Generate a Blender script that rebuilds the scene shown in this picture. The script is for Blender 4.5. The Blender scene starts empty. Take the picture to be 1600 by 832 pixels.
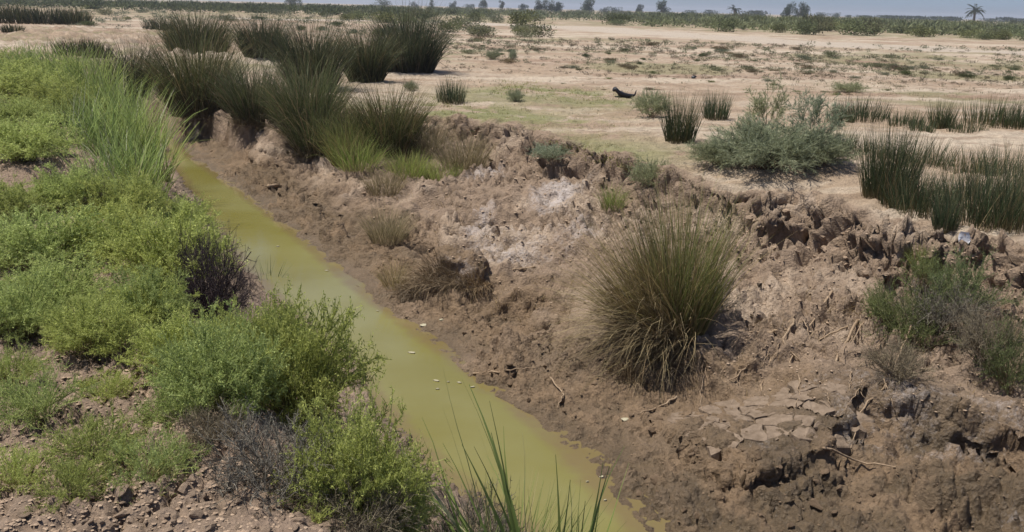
import bpy, math, random
import numpy as np
from mathutils import Vector, Matrix

# ------------------------------------------------------------------ camera, sky, sun
scene = bpy.context.scene
CAM_H = 1.75
FPX = 1350.0
ROLL = math.radians(1.43)
PITCH = math.atan((416 - 12) / FPX)
SUN_EL, SUN_AZ = 69.0, 180.0       # azimuth of the sun measured counter-clockwise from +X (camera looks +Y)

cam_d = bpy.data.cameras.new('camera')
cam_d.sensor_width = 36.0
cam_d.lens = 36.0 * FPX / 1600.0
cam_d.clip_start = 0.05
cam_d.clip_end = 20000.0
cam = bpy.data.objects.new('camera', cam_d)
scene.collection.objects.link(cam)
cam.matrix_world = (Matrix.Translation((0, 0, CAM_H)) @ Matrix.Rotation(math.pi / 2 - PITCH, 4, 'X')
                    @ Matrix.Rotation(ROLL, 4, 'Z'))
scene.camera = cam

world = bpy.data.worlds.new('World')
scene.world = world
world.use_nodes = True
wn = world.node_tree
bg = wn.nodes['Background']
sky = wn.nodes.new('ShaderNodeTexSky')
sky.sky_type = 'NISHITA'
sky.sun_disc = False
sky.sun_elevation = math.radians(SUN_EL)
sky.sun_rotation = math.radians(90.0 - SUN_AZ)
sky.air_density = 0.45
sky.dust_density = 1.3
sky.ozone_density = 6.0
wn.links.new(sky.outputs[0], bg.inputs[0])
bg.inputs[1].default_value = 0.125

sun_d = bpy.data.lights.new('sun', 'SUN')
sun_d.energy = 4.8
sun_d.angle = math.radians(0.55)
sun_d.color = (1.0, 0.95, 0.88)
sun = bpy.data.objects.new('sun', sun_d)
scene.collection.objects.link(sun)
e, a = math.radians(SUN_EL), math.radians(SUN_AZ)
sdir = Vector((math.cos(e) * math.cos(a), math.cos(e) * math.sin(a), math.sin(e)))
sun.rotation_euler = sdir.to_track_quat('Z', 'Y').to_euler()
sun.location = (0, 0, 30)

scene.view_settings.view_transform = 'Standard'
scene.view_settings.look = 'None'
scene.view_settings.gamma = 1.0
scene.view_settings.exposure = 0.33

# ------------------------------------------------------------------ helpers
C = scene.collection
rng = np.random.default_rng(7)
random.seed(7)
WATER = -1.0


def ray(px, py):
    u = (px - 800) / FPX
    v = -(py - 416) / FPX
    c, s = math.cos(ROLL), math.sin(ROLL)
    u, v = u * c - v * s, u * s + v * c
    cp, sp = math.cos(PITCH), math.sin(PITCH)
    return np.array([u, cp + v * sp, -sp + v * cp])


def P(px, py, z):
    r = ray(px, py)
    t = (z - CAM_H) / r[2]
    return float(r[0] * t), float(r[1] * t)


def tag(o, label=None, cat=None, group=None, kind=None):
    if label: o['label'] = label
    if cat: o['category'] = cat
    if group: o['group'] = group
    if kind: o['kind'] = kind
    return o


def link(name, me, parent=None):
    o = bpy.data.objects.new(name, me)
    C.objects.link(o)
    if parent is not None:
        o.parent = parent
    return o


def empty(name, loc=(0, 0, 0), rz=0.0, sc=1.0):
    o = link(name, None)
    o.location = loc
    o.rotation_euler = (0, 0, rz)
    o.scale = (sc, sc, sc) if not hasattr(sc, '__len__') else sc
    o.empty_display_size = 0.1
    return o


def mesh_np(name, V, Fc, col=None, mat=None, smooth=False, extra=None):
    """V (n,3), Fc (m,k) int faces; col (n,3) stored as point colour 'col'."""
    V = np.ascontiguousarray(V, dtype=np.float32)
    Fc = np.ascontiguousarray(Fc, dtype=np.int32)
    m, k = Fc.shape
    me = bpy.data.meshes.new(name)
    me.vertices.add(len(V))
    me.vertices.foreach_set('co', V.ravel())
    me.loops.add(m * k)
    me.loops.foreach_set('vertex_index', Fc.ravel())
    me.polygons.add(m)
    me.polygons.foreach_set('loop_start', np.arange(0, m * k, k, dtype=np.int32))
    me.polygons.foreach_set('loop_total', np.full(m, k, dtype=np.int32))
    me.polygons.foreach_set('use_smooth', np.full(m, smooth, dtype=bool))
    me.update(calc_edges=True)
    if col is not None:
        at = me.color_attributes.new('col', 'FLOAT_COLOR', 'POINT')
        c4 = np.ones((len(V), 4), np.float32)
        c4[:, :3] = np.clip(col, 0, 1)
        at.data.foreach_set('color', c4.ravel())
    for nm, arr in (extra or {}).items():
        at = me.attributes.new(nm, 'FLOAT', 'POINT')
        at.data.foreach_set('value', np.ascontiguousarray(arr, np.float32))
    if mat is not None:
        me.materials.append(mat)
    return me


def nrm(v):
    return v / np.maximum(np.linalg.norm(v, axis=-1, keepdims=True), 1e-9)


# ---- noise (numpy)
def _h(ix, iy, iz, seed):
    h = (ix.astype(np.uint32) * np.uint32(374761393) + iy.astype(np.uint32) * np.uint32(668265263)
         + iz.astype(np.uint32) * np.uint32(2147483647 - 1274126177 % 1000003) + np.uint32(seed * 974711 + 13))
    h = (h ^ (h >> np.uint32(13))) * np.uint32(1274126177)
    h = (h ^ (h >> np.uint32(15))) * np.uint32(2246822519)
    return h ^ (h >> np.uint32(16))


def _u(h):
    return (h & np.uint32(0xFFFFFF)).astype(np.float32) / np.float32(0xFFFFFF)


def vnoise(x, y, z=None, seed=0):
    """smooth value noise, about -1..1"""
    xi, yi = np.floor(x), np.floor(y)
    fx, fy = x - xi, y - yi
    xi, yi = xi.astype(np.int64), yi.astype(np.int64)
    fx = fx * fx * fx * (fx * (fx * 6 - 15) + 10)
    fy = fy * fy * fy * (fy * (fy * 6 - 15) + 10)
    if z is None:
        zero = np.zeros_like(xi)
        n = lambda a, b: _u(_h(xi + a, yi + b, zero, seed))
        r = (n(0, 0) * (1 - fx) + n(1, 0) * fx) * (1 - fy) + (n(0, 1) * (1 - fx) + n(1, 1) * fx) * fy
    else:
        zi = np.floor(z)
        fz = z - zi
        zi = zi.astype(np.int64)
        fz = fz * fz * (3 - 2 * fz)
        n = lambda a, b, c: _u(_h(xi + a, yi + b, zi + c, seed))
        r0 = (n(0, 0, 0) * (1 - fx) + n(1, 0, 0) * fx) * (1 - fy) + (n(0, 1, 0) * (1 - fx) + n(1, 1, 0) * fx) * fy
        r1 = (n(0, 0, 1) * (1 - fx) + n(1, 0, 1) * fx) * (1 - fy) + (n(0, 1, 1) * (1 - fx) + n(1, 1, 1) * fx) * fy
        r = r0 * (1 - fz) + r1 * fz
    return r * 2 - 1


def fbm(x, y, z=None, oct=4, seed=0, gain=0.5):
    s, amp, tot = 0, 1.0, 0
    for i in range(oct):
        f = 2.03 ** i
        s = s + amp * vnoise(x * f + 17.3 * i, y * f - 9.1 * i, None if z is None else z * f + 3.7 * i, seed + i)
        tot += amp
        amp *= gain
    return s / tot


def worley2(x, y, seed=0):
    xi, yi = np.floor(x).astype(np.int64), np.floor(y).astype(np.int64)
    z0 = np.zeros_like(xi)
    f1 = np.full(x.shape, 9.0, np.float32)
    f2 = f1.copy()
    idv = np.zeros(x.shape, np.float32)
    for a in (-1, 0, 1):
        for b in (-1, 0, 1):
            h = _h(xi + a, yi + b, z0, seed)
            px = xi + a + _u(h)
            py = yi + b + _u(_h(xi + a, yi + b, z0 + 1, seed))
            d = np.sqrt((px - x) ** 2 + (py - y) ** 2).astype(np.float32)
            c = d < f1
            f2 = np.where(c, f1, np.minimum(f2, d))
            idv = np.where(c, _u(_h(xi + a, yi + b, z0 + 2, seed)), idv)
            f1 = np.where(c, d, f1)
    return f1, f2, idv


def worley3(x, y, z, seed=0):
    xi, yi, zi = (np.floor(q).astype(np.int64) for q in (x, y, z))
    f1 = np.full(x.shape, 9.0, np.float32)
    f2 = f1.copy()
    for a in (-1, 0, 1):
        for b in (-1, 0, 1):
            for c in (-1, 0, 1):
                h = _h(xi + a, yi + b, zi + c, seed)
                r = _u(h)
                r2 = ((h >> np.uint32(7)) & np.uint32(0xFFF)).astype(np.float32) / 4095
                r3 = (h >> np.uint32(20)).astype(np.float32) / 4095
                d = ((xi + a + r - x) ** 2 + (yi + b + r2 - y) ** 2 + (zi + c + r3 - z) ** 2).astype(np.float32)
                cc = d < f1
                f2 = np.where(cc, f1, np.minimum(f2, d))
                f1 = np.where(cc, d, f1)
    return np.sqrt(f1), np.sqrt(f2)


def sstep(a, b, x):
    t = np.clip((x - a) / (b - a), 0, 1)
    return t * t * (3 - 2 * t)


# ------------------------------------------------------------------ materials
def new_mat(name):
    m = bpy.data.materials.new(name)
    m.use_nodes = True
    nt = m.node_tree
    nt.nodes.clear()
    out = nt.nodes.new('ShaderNodeOutputMaterial')
    return m, nt, out


def N(nt, t, **kw):
    n = nt.nodes.new(t)
    for k, v in kw.items():
        if k.startswith('i_'):
            n.inputs[int(k[2:]) if k[2:].isdigit() else k[2:].replace('_', ' ')].default_value = v
        else:
            setattr(n, k, v)
    return n


def leaf_mat(name, transl=0.35, rough=0.55, spec=0.3, tint=(1, 1, 1)):
    """foliage: colour from the mesh's own blade colours, light passing through thin blades"""
    m, nt, out = new_mat(name)
    at = N(nt, 'ShaderNodeAttribute', attribute_name='col')
    oi = N(nt, 'ShaderNodeObjectInfo')
    mr = N(nt, 'ShaderNodeMapRange', i_3=0.82, i_4=1.15)
    nt.links.new(oi.outputs['Random'], mr.inputs[0])
    mul = N(nt, 'ShaderNodeVectorMath', operation='MULTIPLY', i_1=tint)
    nt.links.new(at.outputs['Color'], mul.inputs[0])
    sc = N(nt, 'ShaderNodeVectorMath', operation='SCALE')
    nt.links.new(mul.outputs[0], sc.inputs[0])
    nt.links.new(mr.outputs[0], sc.inputs['Scale'])
    # each plant leans a little yellower or greyer than its neighbour
    tn = N(nt, 'ShaderNodeMix', data_type='RGBA')
    tn.inputs[6].default_value = (1.06, 1.01, 0.84, 1)
    tn.inputs[7].default_value = (0.95, 1.0, 1.04, 1)
    hs = N(nt, 'ShaderNodeMath', operation='FRACT')
    hm_ = N(nt, 'ShaderNodeMath', operation='MULTIPLY', i_1=7.31)
    nt.links.new(oi.outputs['Random'], hm_.inputs[0])
    nt.links.new(hm_.outputs[0], hs.inputs[0])
    nt.links.new(hs.outputs[0], tn.inputs[0])
    tm = N(nt, 'ShaderNodeVectorMath', operation='MULTIPLY')
    nt.links.new(sc.outputs[0], tm.inputs[0])
    nt.links.new(tn.outputs[2], tm.inputs[1])
    sc = tm
    p = N(nt, 'ShaderNodeBsdfPrincipled')
    p.inputs['Roughness'].default_value = rough
    p.inputs['Specular IOR Level'].default_value = spec
    nt.links.new(sc.outputs[0], p.inputs['Base Color'])
    t = N(nt, 'ShaderNodeBsdfTranslucent')
    nt.links.new(sc.outputs[0], t.inputs['Color'])
    mx = N(nt, 'ShaderNodeMixShader', i_0=transl)
    nt.links.new(p.outputs[0], mx.inputs[1])
    nt.links.new(t.outputs[0], mx.inputs[2])
    nt.links.new(mx.outputs[0], out.inputs[0])
    return m


def plain_mat(name, c1, c2, scale=20.0, rough=0.9, spec=0.2, bump=0.3, dist=0.01):
    m, nt, out = new_mat(name)
    tc = N(nt, 'ShaderNodeTexCoord')
    no = N(nt, 'ShaderNodeTexNoise', i_Scale=scale, i_Detail=6.0, i_Roughness=0.65)
    nt.links.new(tc.outputs['Object'], no.inputs['Vector'])
    cr = N(nt, 'ShaderNodeValToRGB')
    cr.color_ramp.elements[0].color = (*c1, 1)
    cr.color_ramp.elements[1].color = (*c2, 1)
    cr.color_ramp.elements[0].position = 0.3
    cr.color_ramp.elements[1].position = 0.7
    nt.links.new(no.outputs[0], cr.inputs[0])
    p = N(nt, 'ShaderNodeBsdfPrincipled')
    p.inputs['Roughness'].default_value = rough
    p.inputs['Specular IOR Level'].default_value = spec
    nt.links.new(cr.outputs[0], p.inputs['Base Color'])
    b = N(nt, 'ShaderNodeBump', i_Strength=bump, i_Distance=dist)
    nt.links.new(no.outputs[0], b.inputs['Height'])
    nt.links.new(b.outputs[0], p.inputs['Normal'])
    nt.links.new(p.outputs[0], out.inputs[0])
    return m


def ground_mat():
    m, nt, out = new_mat('earth')
    at = N(nt, 'ShaderNodeAttribute', attribute_name='col')
    wet = N(nt, 'ShaderNodeAttribute', attribute_name='wet')
    salt = N(nt, 'ShaderNodeAttribute', attribute_name='salt')
    geo = N(nt, 'ShaderNodeNewGeometry')
    n1 = N(nt, 'ShaderNodeTexNoise', i_Scale=9.0, i_Detail=8.0, i_Roughness=0.7)
    n2 = N(nt, 'ShaderNodeTexNoise', i_Scale=60.0, i_Detail=6.0, i_Roughness=0.7)
    vo = N(nt, 'ShaderNodeTexVoronoi', i_Scale=38.0)
    for n in (n1, n2, vo):
        nt.links.new(geo.outputs['Position'], n.inputs['Vector'])
    # fine colour variation
    mr1 = N(nt, 'ShaderNodeMapRange', i_1=0.25, i_2=0.75, i_3=0.68, i_4=1.32)
    nt.links.new(n1.outputs[0], mr1.inputs[0])
    mr2 = N(nt, 'ShaderNodeMapRange', i_1=0.25, i_2=0.75, i_3=0.72, i_4=1.28)
    nt.links.new(n2.outputs[0], mr2.inputs[0])
    mm = N(nt, 'ShaderNodeMath', operation='MULTIPLY')
    nt.links.new(mr1.outputs[0], mm.inputs[0])
    nt.links.new(mr2.outputs[0], mm.inputs[1])
    sc = N(nt, 'ShaderNodeVectorMath', operation='SCALE')
    nt.links.new(at.outputs['Color'], sc.inputs[0])
    nt.links.new(mm.outputs[0], sc.inputs['Scale'])
    # salt crust: flecks where the salt mask is high
    ns = N(nt, 'ShaderNodeTexNoise', i_Scale=22.0, i_Detail=10.0, i_Roughness=0.85)
    nt.links.new(geo.outputs['Position'], ns.inputs['Vector'])
    add = N(nt, 'ShaderNodeMath', operation='ADD')
    nt.links.new(ns.outputs[0], add.inputs[0])
    nt.links.new(salt.outputs['Fac'], add.inputs[1])
    rs = N(nt, 'ShaderNodeMapRange', i_1=0.93, i_2=1.22, i_3=0.0, i_4=0.75)
    nt.links.new(add.outputs[0], rs.inputs[0])
    mix = N(nt, 'ShaderNodeMix', data_type='RGBA')
    mix.inputs[7].default_value = (0.46, 0.42, 0.40, 1)
    nt.links.new(rs.outputs[0], mix.inputs[0])
    nt.links.new(sc.outputs[0], mix.inputs[6])
    p = N(nt, 'ShaderNodeBsdfPrincipled')
    nt.links.new(mix.outputs[2], p.inputs['Base Color'])
    rr = N(nt, 'ShaderNodeMapRange', i_3=0.95, i_4=0.42)
    nt.links.new(wet.outputs['Fac'], rr.inputs[0])
    nt.links.new(rr.outputs[0], p.inputs['Roughness'])
    p.inputs['Specular IOR Level'].default_value = 0.3
    # relief
    h1 = N(nt, 'ShaderNodeMath', operation='MULTIPLY', i_1=0.6)
    nt.links.new(vo.outputs['Distance'], h1.inputs[0])
    h2 = N(nt, 'ShaderNodeMath', operation='ADD')
    nt.links.new(n2.outputs[0], h2.inputs[0])
    nt.links.new(h1.outputs[0], h2.inputs[1])
    h3 = N(nt, 'ShaderNodeMath', operation='ADD')
    nt.links.new(h2.outputs[0], h3.inputs[0])
    nt.links.new(n1.outputs[0], h3.inputs[1])
    b = N(nt, 'ShaderNodeBump', i_Strength=0.9, i_Distance=0.022)
    nt.links.new(h3.outputs[0], b.inputs['Height'])
    nt.links.new(b.outputs[0], p.inputs['Normal'])
    nt.links.new(p.outputs[0], out.inputs[0])
    return m


def water_mat():
    m, nt, out = new_mat('turbid_water')
    geo = N(nt, 'ShaderNodeNewGeometry')
    n1 = N(nt, 'ShaderNodeTexNoise', i_Scale=0.9, i_Detail=4.0)
    n2 = N(nt, 'ShaderNodeTexNoise', i_Scale=14.0, i_Detail=3.0)
    for n in (n1, n2):
        nt.links.new(geo.outputs['Position'], n.inputs['Vector'])
    cr = N(nt, 'ShaderNodeValToRGB')
    cr.color_ramp.elements[0].color = (0.150, 0.134, 0.036, 1)
    cr.color_ramp.elements[1].color = (0.178, 0.166, 0.062, 1)
    cr.color_ramp.elements[0].position = 0.35
    cr.color_ramp.elements[1].position = 0.65
    nt.links.new(n1.outputs[0], cr.inputs[0])
    p = N(nt, 'ShaderNodeBsdfPrincipled')
    # shallows: the brown bed shows through at the margins
    sh = N(nt, 'ShaderNodeAttribute', attribute_name='shallow')
    n3 = N(nt, 'ShaderNodeTexNoise', i_Scale=5.0, i_Detail=6.0, i_Roughness=0.6)
    nt.links.new(geo.outputs['Position'], n3.inputs['Vector'])
    ad = N(nt, 'ShaderNodeMath', operation='ADD')
    nt.links.new(sh.outputs['Fac'], ad.inputs[0])
    nt.links.new(n3.outputs[0], ad.inputs[1])
    mr = N(nt, 'ShaderNodeMapRange', i_1=0.95, i_2=1.45, i_3=0.0, i_4=0.7)
    nt.links.new(ad.outputs[0], mr.inputs[0])
    mx = N(nt, 'ShaderNodeMix', data_type='RGBA')
    mx.inputs[7].default_value = (0.14, 0.098, 0.050, 1)
    nt.links.new(mr.outputs[0], mx.inputs[0])
    nt.links.new(cr.outputs[0], mx.inputs[6])
    nt.links.new(mx.outputs[2], p.inputs['Base Color'])
    p.inputs['Roughness'].default_value = 0.06
    p.inputs['IOR'].default_value = 1.33
    b = N(nt, 'ShaderNodeBump', i_Strength=0.12, i_Distance=0.01)
    nt.links.new(n2.outputs[0], b.inputs['Height'])
    nt.links.new(b.outputs[0], p.inputs['Normal'])
    nt.links.new(p.outputs[0], out.inputs[0])
    return m


M_EARTH = ground_mat()
M_WATER = water_mat()
M_LEAF = leaf_mat('foliage', 0.42, 0.7, 0.12)
M_REED = leaf_mat('rush_blades', 0.28, 0.6, 0.2)
M_TWIG = leaf_mat('dry_twigs', 0.1, 0.85, 0.15)
M_BARK = plain_mat('bark', (0.09, 0.065, 0.045), (0.2, 0.155, 0.115), 30)
M_ROOT = plain_mat('bleached_root', (0.17, 0.115, 0.07), (0.36, 0.27, 0.18), 40)
M_CLOD = plain_mat('dry_clod', (0.22, 0.155, 0.105), (0.40, 0.30, 0.21), 25, bump=0.8, dist=0.01)
M_MUDCLOD = plain_mat('mud_clod', (0.11, 0.075, 0.045), (0.22, 0.155, 0.10), 25, bump=0.8, dist=0.01)
M_CRUST = plain_mat('dry_crust', (0.125, 0.090, 0.060), (0.235, 0.178, 0.128), 16, bump=1.0, dist=0.02)
M_BLACK = plain_mat('glossy_black', (0.004, 0.004, 0.005), (0.012, 0.012, 0.013), 30, 0.45, 0.4, 0.2)
M_PLASTIC = plain_mat('white_plastic', (0.62, 0.62, 0.64), (0.75, 0.75, 0.76), 12, 0.4, 0.5, 0.2)
M_CHIP = plain_mat('pale_scrap', (0.30, 0.27, 0.17), (0.44, 0.40, 0.28), 30, 0.6, 0.3, 0.2)

# ------------------------------------------------------------------ terrain lines
def line(px_list, z=None, pre=(), post=()):
    pts = [tuple(p) for p in pre]
    for p in px_list:
        zz = p[2] if len(p) > 2 else z
        x, y = P(p[0], p[1], zz)
        pts.append((x, y, zz))
    pts += [tuple(p) for p in post]
    pts = np.array(pts, float)
    # Catmull-Rom smoothing
    out = []
    for i in range(len(pts) - 1):
        p0, p1, p2, p3 = pts[max(i - 1, 0)], pts[i], pts[i + 1], pts[min(i + 2, len(pts) - 1)]
        for t in np.linspace(0, 1, 4, endpoint=False):
            out.append(0.5 * ((2 * p1) + (p2 - p0) * t + (2 * p0 - 5 * p1 + 4 * p2 - p3) * t ** 2
                              + (3 * p1 - p0 - 3 * p2 + p3) * t ** 3))
    out.append(pts[-1])
    return np.array(out)


L_SL = line([(520, 832, .2), (400, 700, .18), (300, 560, .15), (215, 420, .12), (160, 300, .1), (120, 215, .06),
             (70, 160, .02), (0, 135, 0)], pre=[(6.0, -6, .2), (2.6, -3, .2), (1.1, 0.0, .2), (0.35, 1.3, .2)],
            post=[(-30, 19, 0), (-60, 22, 0)])
L_WL = line([(840, 832), (715, 755), (605, 640), (545, 565), (440, 470), (372, 400), (325, 335), (290, 285), (262, 246), (215, 222)], WATER,
            pre=[(7.2, -6, WATER), (3.9, -3, WATER), (2.1, 0, WATER), (1.05, 2.3, WATER)],
            post=[(-14, 18.6, WATER), (-30, 24, WATER), (-60, 27, WATER)])
L_WR = line([(1000, 832), (880, 700), (760, 600), (640, 510), (565, 455), (500, 400), (440, 350), (360, 290), (290, 240),
             (258, 214)], WATER, pre=[(8.4, -6, WATER), (5.0, -3, WATER), (3.2, 0, WATER), (1.75, 2.4, WATER)],
            post=[(-10, 19.6, WATER), (-14.5, 21, WATER), (-30, 26, WATER), (-60, 29, WATER)])
L_TR = line([(1560, 735, -.82), (1330, 690, -.82), (1150, 640, -.85), (1000, 600, -.86), (880, 545, -.87), (760, 500, -.88), (640, 430, -.88),
             (550, 370, -.88), (470, 305, -.88), (390, 252, -.88), (310, 212, -.88), (272, 192, -.9)],
            pre=[(10, -6, -.8), (7, -3, -.8), (5, 1.5, -.8), (3.6, 3.6, -.8)],
            post=[(-10.6, 20.4, -.9), (-15, 22, -.9), (-30, 27.2, -.9), (-60, 30.2, -.9)])
L_CB = line([(1600, 490, -.42), (1480, 465, -.42), (1340, 428, -.43), (1240, 405, -.46), (1135, 395, -.48), (1020, 352, -.48),
             (930, 316, -.48), (830, 268, -.43), (740, 238, -.40), (640, 224, -.37), (540, 214, -.32), (440, 204, -.34),
             (345, 184, -.38), (290, 172, -.40)], pre=[(11, -6, -.5), (8.3, -3, -.5), (6.6, 1, -.5), (5.2, 4, -.5)],
            post=[(-12, 22.2, -.5), (-16, 23.6, -.5), (-30, 28.6, -.5), (-60, 31.6, -.5)])
L_RIM = line([(1600, 383), (1480, 362), (1340, 333), (1240, 306), (1135, 298), (1040, 268), (950, 240), (850, 213), (760, 192),
              (660, 181), (560, 176), (450, 160), (350, 142), (285, 132)], 0.0,
             pre=[(11.5, -6, 0), (8.8, -3, 0), (7.1, 1, 0), (5.8, 4, 0)],
             post=[(-13, 23.4, 0), (-17, 25, 0), (-30, 30, 0), (-60, 33, 0)])
LINES = [L_SL, L_WL, L_WR, L_TR, L_CB, L_RIM]


def sdist(x, y, L):
    """signed distance (positive on the far/right side) and z of the nearest point on the line"""
    best = np.full(x.shape, 1e18)
    sg = np.ones(x.shape)
    zz = np.zeros(x.shape)
    for i in range(len(L) - 1):
        a, b = L[i], L[i + 1]
        d = b[:2] - a[:2]
        l2 = d @ d
        if l2 < 1e-12:
            continue
        t = np.clip(((x - a[0]) * d[0] + (y - a[1]) * d[1]) / l2, 0, 1)
        dx, dy = x - (a[0] + t * d[0]), y - (a[1] + t * d[1])
        dd = dx * dx + dy * dy
        c = dd < best
        best = np.where(c, dd, best)
        sg = np.where(c, np.where(d[0] * (y - a[1]) - d[1] * (x - a[0]) <= 0, 1.0, -1.0), sg)
        zz = np.where(c, a[2] + t * (b[2] - a[2]), zz)
    return np.sqrt(best) * sg, zz


def blob(x, y, px, py, z, r):
    bx, by = P(px, py, z)
    return np.exp(-((x - bx) ** 2 + (y - by) ** 2) / (r * r))


def terrain(X, Y):
    near = sstep(60, 25, np.hypot(X, Y))
    w1 = fbm(X * 1.7, Y * 1.7, oct=4, seed=3) * 0.16 * near
    w2 = fbm(X * 1.7 + 50, Y * 1.7, oct=4, seed=9) * 0.16 * near
    xs, ys = X + w1, Y + w2
    D, Z = [], []
    for i, L in enumerate(LINES):
        if i in (1, 2):
            d, z = sdist(X + 0.7 * w1, Y + 0.7 * w2, L)
        elif i == 0:
            d, z = sdist(X + 1.4 * w1, Y + 1.4 * w2, L)
        else:
            d, z = sdist(xs, ys, L)
        D.append(d)
        Z.append(z)
    H = np.where(D[0] <= 0, Z[0], Z[5])
    zone = np.where(D[0] <= 0, 0, 6).astype(int)
    frac = np.zeros(X.shape)
    for i in range(5):
        m = (D[i] > 0) & (D[i + 1] <= 0) if i else (D[0] > 0) & (D[1] <= 0)
        f = D[i] / np.maximum(D[i] - D[i + 1], 1e-6)
        if i == 0:
            g = f * f * (3 - 2 * f) * 0.6 + f * 0.4
            h = Z[0] * (1 - g) + (WATER) * g
        elif i == 1:
            h = WATER - 0.30 * np.sin(np.pi * np.clip(f, 0, 1)) ** 0.8
        elif i == 2:
            h = Z[2] * (1 - f) + Z[3] * f
        elif i == 3:
            h = Z[3] * (1 - f) + Z[4] * f
        else:
            g = f * 0.38 + 0.62 * sstep(0.55, 0.93, f)
            h = Z[4] * (1 - g) + Z[5] * g
        H = np.where(m, h, H)
        zone = np.where(m, i + 1, zone)
        frac = np.where(m, f, frac)
    # any leftover far side gaps: stay consistent by taking the last line crossed
    bank = ((zone == 4) | (zone == 5)).astype(float)
    dr = D[5]
    # terraces: little slumped shelves on the slope
    tn = fbm(X * 1.3, Y * 1.3, oct=3, seed=21)
    st = 0.15
    q = (H + tn * 0.12) / st
    fq = q - np.floor(q)
    terr = (np.floor(q) + sstep(0.55, 0.95, fq)) * st - tn * 0.12
    H = np.where(zone == 4, H * 0.35 + terr * 0.65, H)
    # shelf of crusted earth broken off along its edge, lower right
    return H, zone, frac, D


def build_ground():
    # tessellation: fan of rows, fine close by, coarse far out
    u = np.concatenate([-np.geomspace(3, 0.80, 20)[:-1], np.concatenate([np.linspace(-0.78, -0.26, 140, endpoint=False), np.linspace(-0.26, 0.80, 570)]), np.geomspace(0.82, 3, 20)[1:]])
    ys = list(-3.0 - np.geomspace(1.0, 400, 12)[::-1])
    y = -2.2
    rows = [r for r in ys]
    q = 0.8
    while y < 2600:
        rows.append(y)
        qq = y + 3
        if y < 1.2: stp = 0.05 * qq
        elif y < 3.6: stp = 0.0035 * qq
        elif y < 14.5: stp = 0.0020 * qq
        elif y < 16: stp = 0.003 * qq
        elif y < 45: stp = 0.006 * qq
        elif y < 140: stp = 0.012 * qq
        else: stp = 0.05 * qq
        y += stp
    rows = np.array(rows)
    qv = np.where(rows > -2.3, rows + 3, np.abs(rows + 3) + 0.8)
    Y = np.repeat(rows[:, None], len(u), 1)
    X = u[None, :] * qv[:, None]
    H, zone, frac, D = terrain(X, Y)
    dist = np.hypot(X, Y)
    nearf = sstep(40, 18, dist)
    # broad relief
    plain = (zone == 6)
    left = (zone == 0)
    edge = sstep(0, 1.2, D[5])
    H = H + np.where(plain, (fbm(X * 0.12, Y * 0.12, oct=4, seed=31) * 0.16 * edge
                             + fbm(X * 0.9, Y * 0.9, oct=4, seed=33) * 0.035) * sstep(400, 60, dist), 0)
    H = H + np.where(plain, fbm(X * 0.012, Y * 0.012, oct=2, seed=35) * 0.5 * sstep(60, 300, dist), 0)
    H = H + np.where(left, fbm(X * 0.8, Y * 0.8, oct=4, seed=41) * 0.09, 0)
    H = H + 0.16 * blob(X, Y, 1260, 268, 0, 0.8) * plain
    # rough ploughed-looking clods on the plain beyond the bend
    cl = sstep(0.2, 0.7, blob(X, Y, 130, 75, 0, 10) + blob(X, Y, 30, 60, 0, 12)) * plain
    H = H + cl * np.abs(fbm(X * 1.6, Y * 1.6, oct=4, seed=44)) * 0.45
    # crack-edged shelf at lower right: raise the crust above a broken line
    LS = np.array([(*P(px, py, -.80), 0) for px, py in ((1090, 700), (1140, 742), (1210, 748), (1290, 728), (1312, 690), (1345, 655), (1420, 662), (1500, 684),
                                                       (1600, 722), (1720, 770), (1900, 800))][::-1])
    ds, _ = sdist(X + fbm(X * 5, Y * 5, oct=4, seed=52) * 0.07, Y + fbm(X * 5, Y * 5 + 30, oct=4, seed=53) * 0.07, LS)
    shelf_on = np.clip(blob(X, Y, 1230, 670, -.8, 0.75) + blob(X, Y, 1480, 670, -.8, 0.9), 0, 1)
    shelf_on = sstep(0.15, 0.6, shelf_on)
    s1 = sstep(-0.03, 0.03, ds) * sstep(0.9, 0.2, ds)
    s2 = sstep(-0.16, -0.10, ds + fbm(X * 4, Y * 4, oct=3, seed=54) * .06) * sstep(0.9, 0.2, ds)
    s1 = s1 + 0.5 * s2
    shelf = shelf_on
    H = H + np.where((zone == 4) | (zone == 3), 0.12 * s1 * shelf, 0)
    # undercut hollow below the slumped turf
    H = H - 0.20 * blob(X, Y, 828, 492, -.85, 0.14) - 0.12 * blob(X, Y, 790, 488, -.85, 0.12)
    H = H + 0.16 * blob(X, Y, 830, 455, -.75, 0.26) + 0.30 * sstep(.25, .8, blob(X, Y, 700, 428, -.78, 0.42))
    H = H + 0.18 * blob(X, Y, 1030, 500, -.65, 0.45)
    # normals from the grid
    def normals(X, Y, Hh):
        Xu, Xv = np.gradient(X, axis=1), np.gradient(X, axis=0)
        Yv = np.gradient(Y, axis=0)
        Hu, Hv = np.gradient(Hh, axis=1), np.gradient(Hh, axis=0)
        tu = np.stack([Xu, 0 * Xu, Hu], -1)
        tv = np.stack([Xv, Yv, Hv], -1)
        return nrm(np.cross(tu, tv))
    nv = normals(X, Y, H)
    disp = np.zeros(X.shape)
    # bank and cliff: crumbly lumps
    m = ((zone == 4) | (zone == 5) | ((zone == 6) & (D[5] < 0.5)) | ((zone == 3))) & (dist < 40)
    x, y_, z = X[m], Y[m], H[m]
    f1, f2 = worley3(x * 6.5, y_ * 6.5, z * 6.5, 61)
    g1, g2 = worley3(x * 15, y_ * 15, z * 15, 62)
    fb = fbm(x * 3.2, y_ * 3.2, z * 3.2, oct=5, seed=63)
    rid = 1 - np.abs(fbm(x * 5, y_ * 5, z * 5, oct=4, seed=64)) * 2
    zz, ff = zone[m], frac[m]
    wbank = np.where(zz == 5, 1.0, np.where(zz == 4, 0.8, 0.0))
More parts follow.
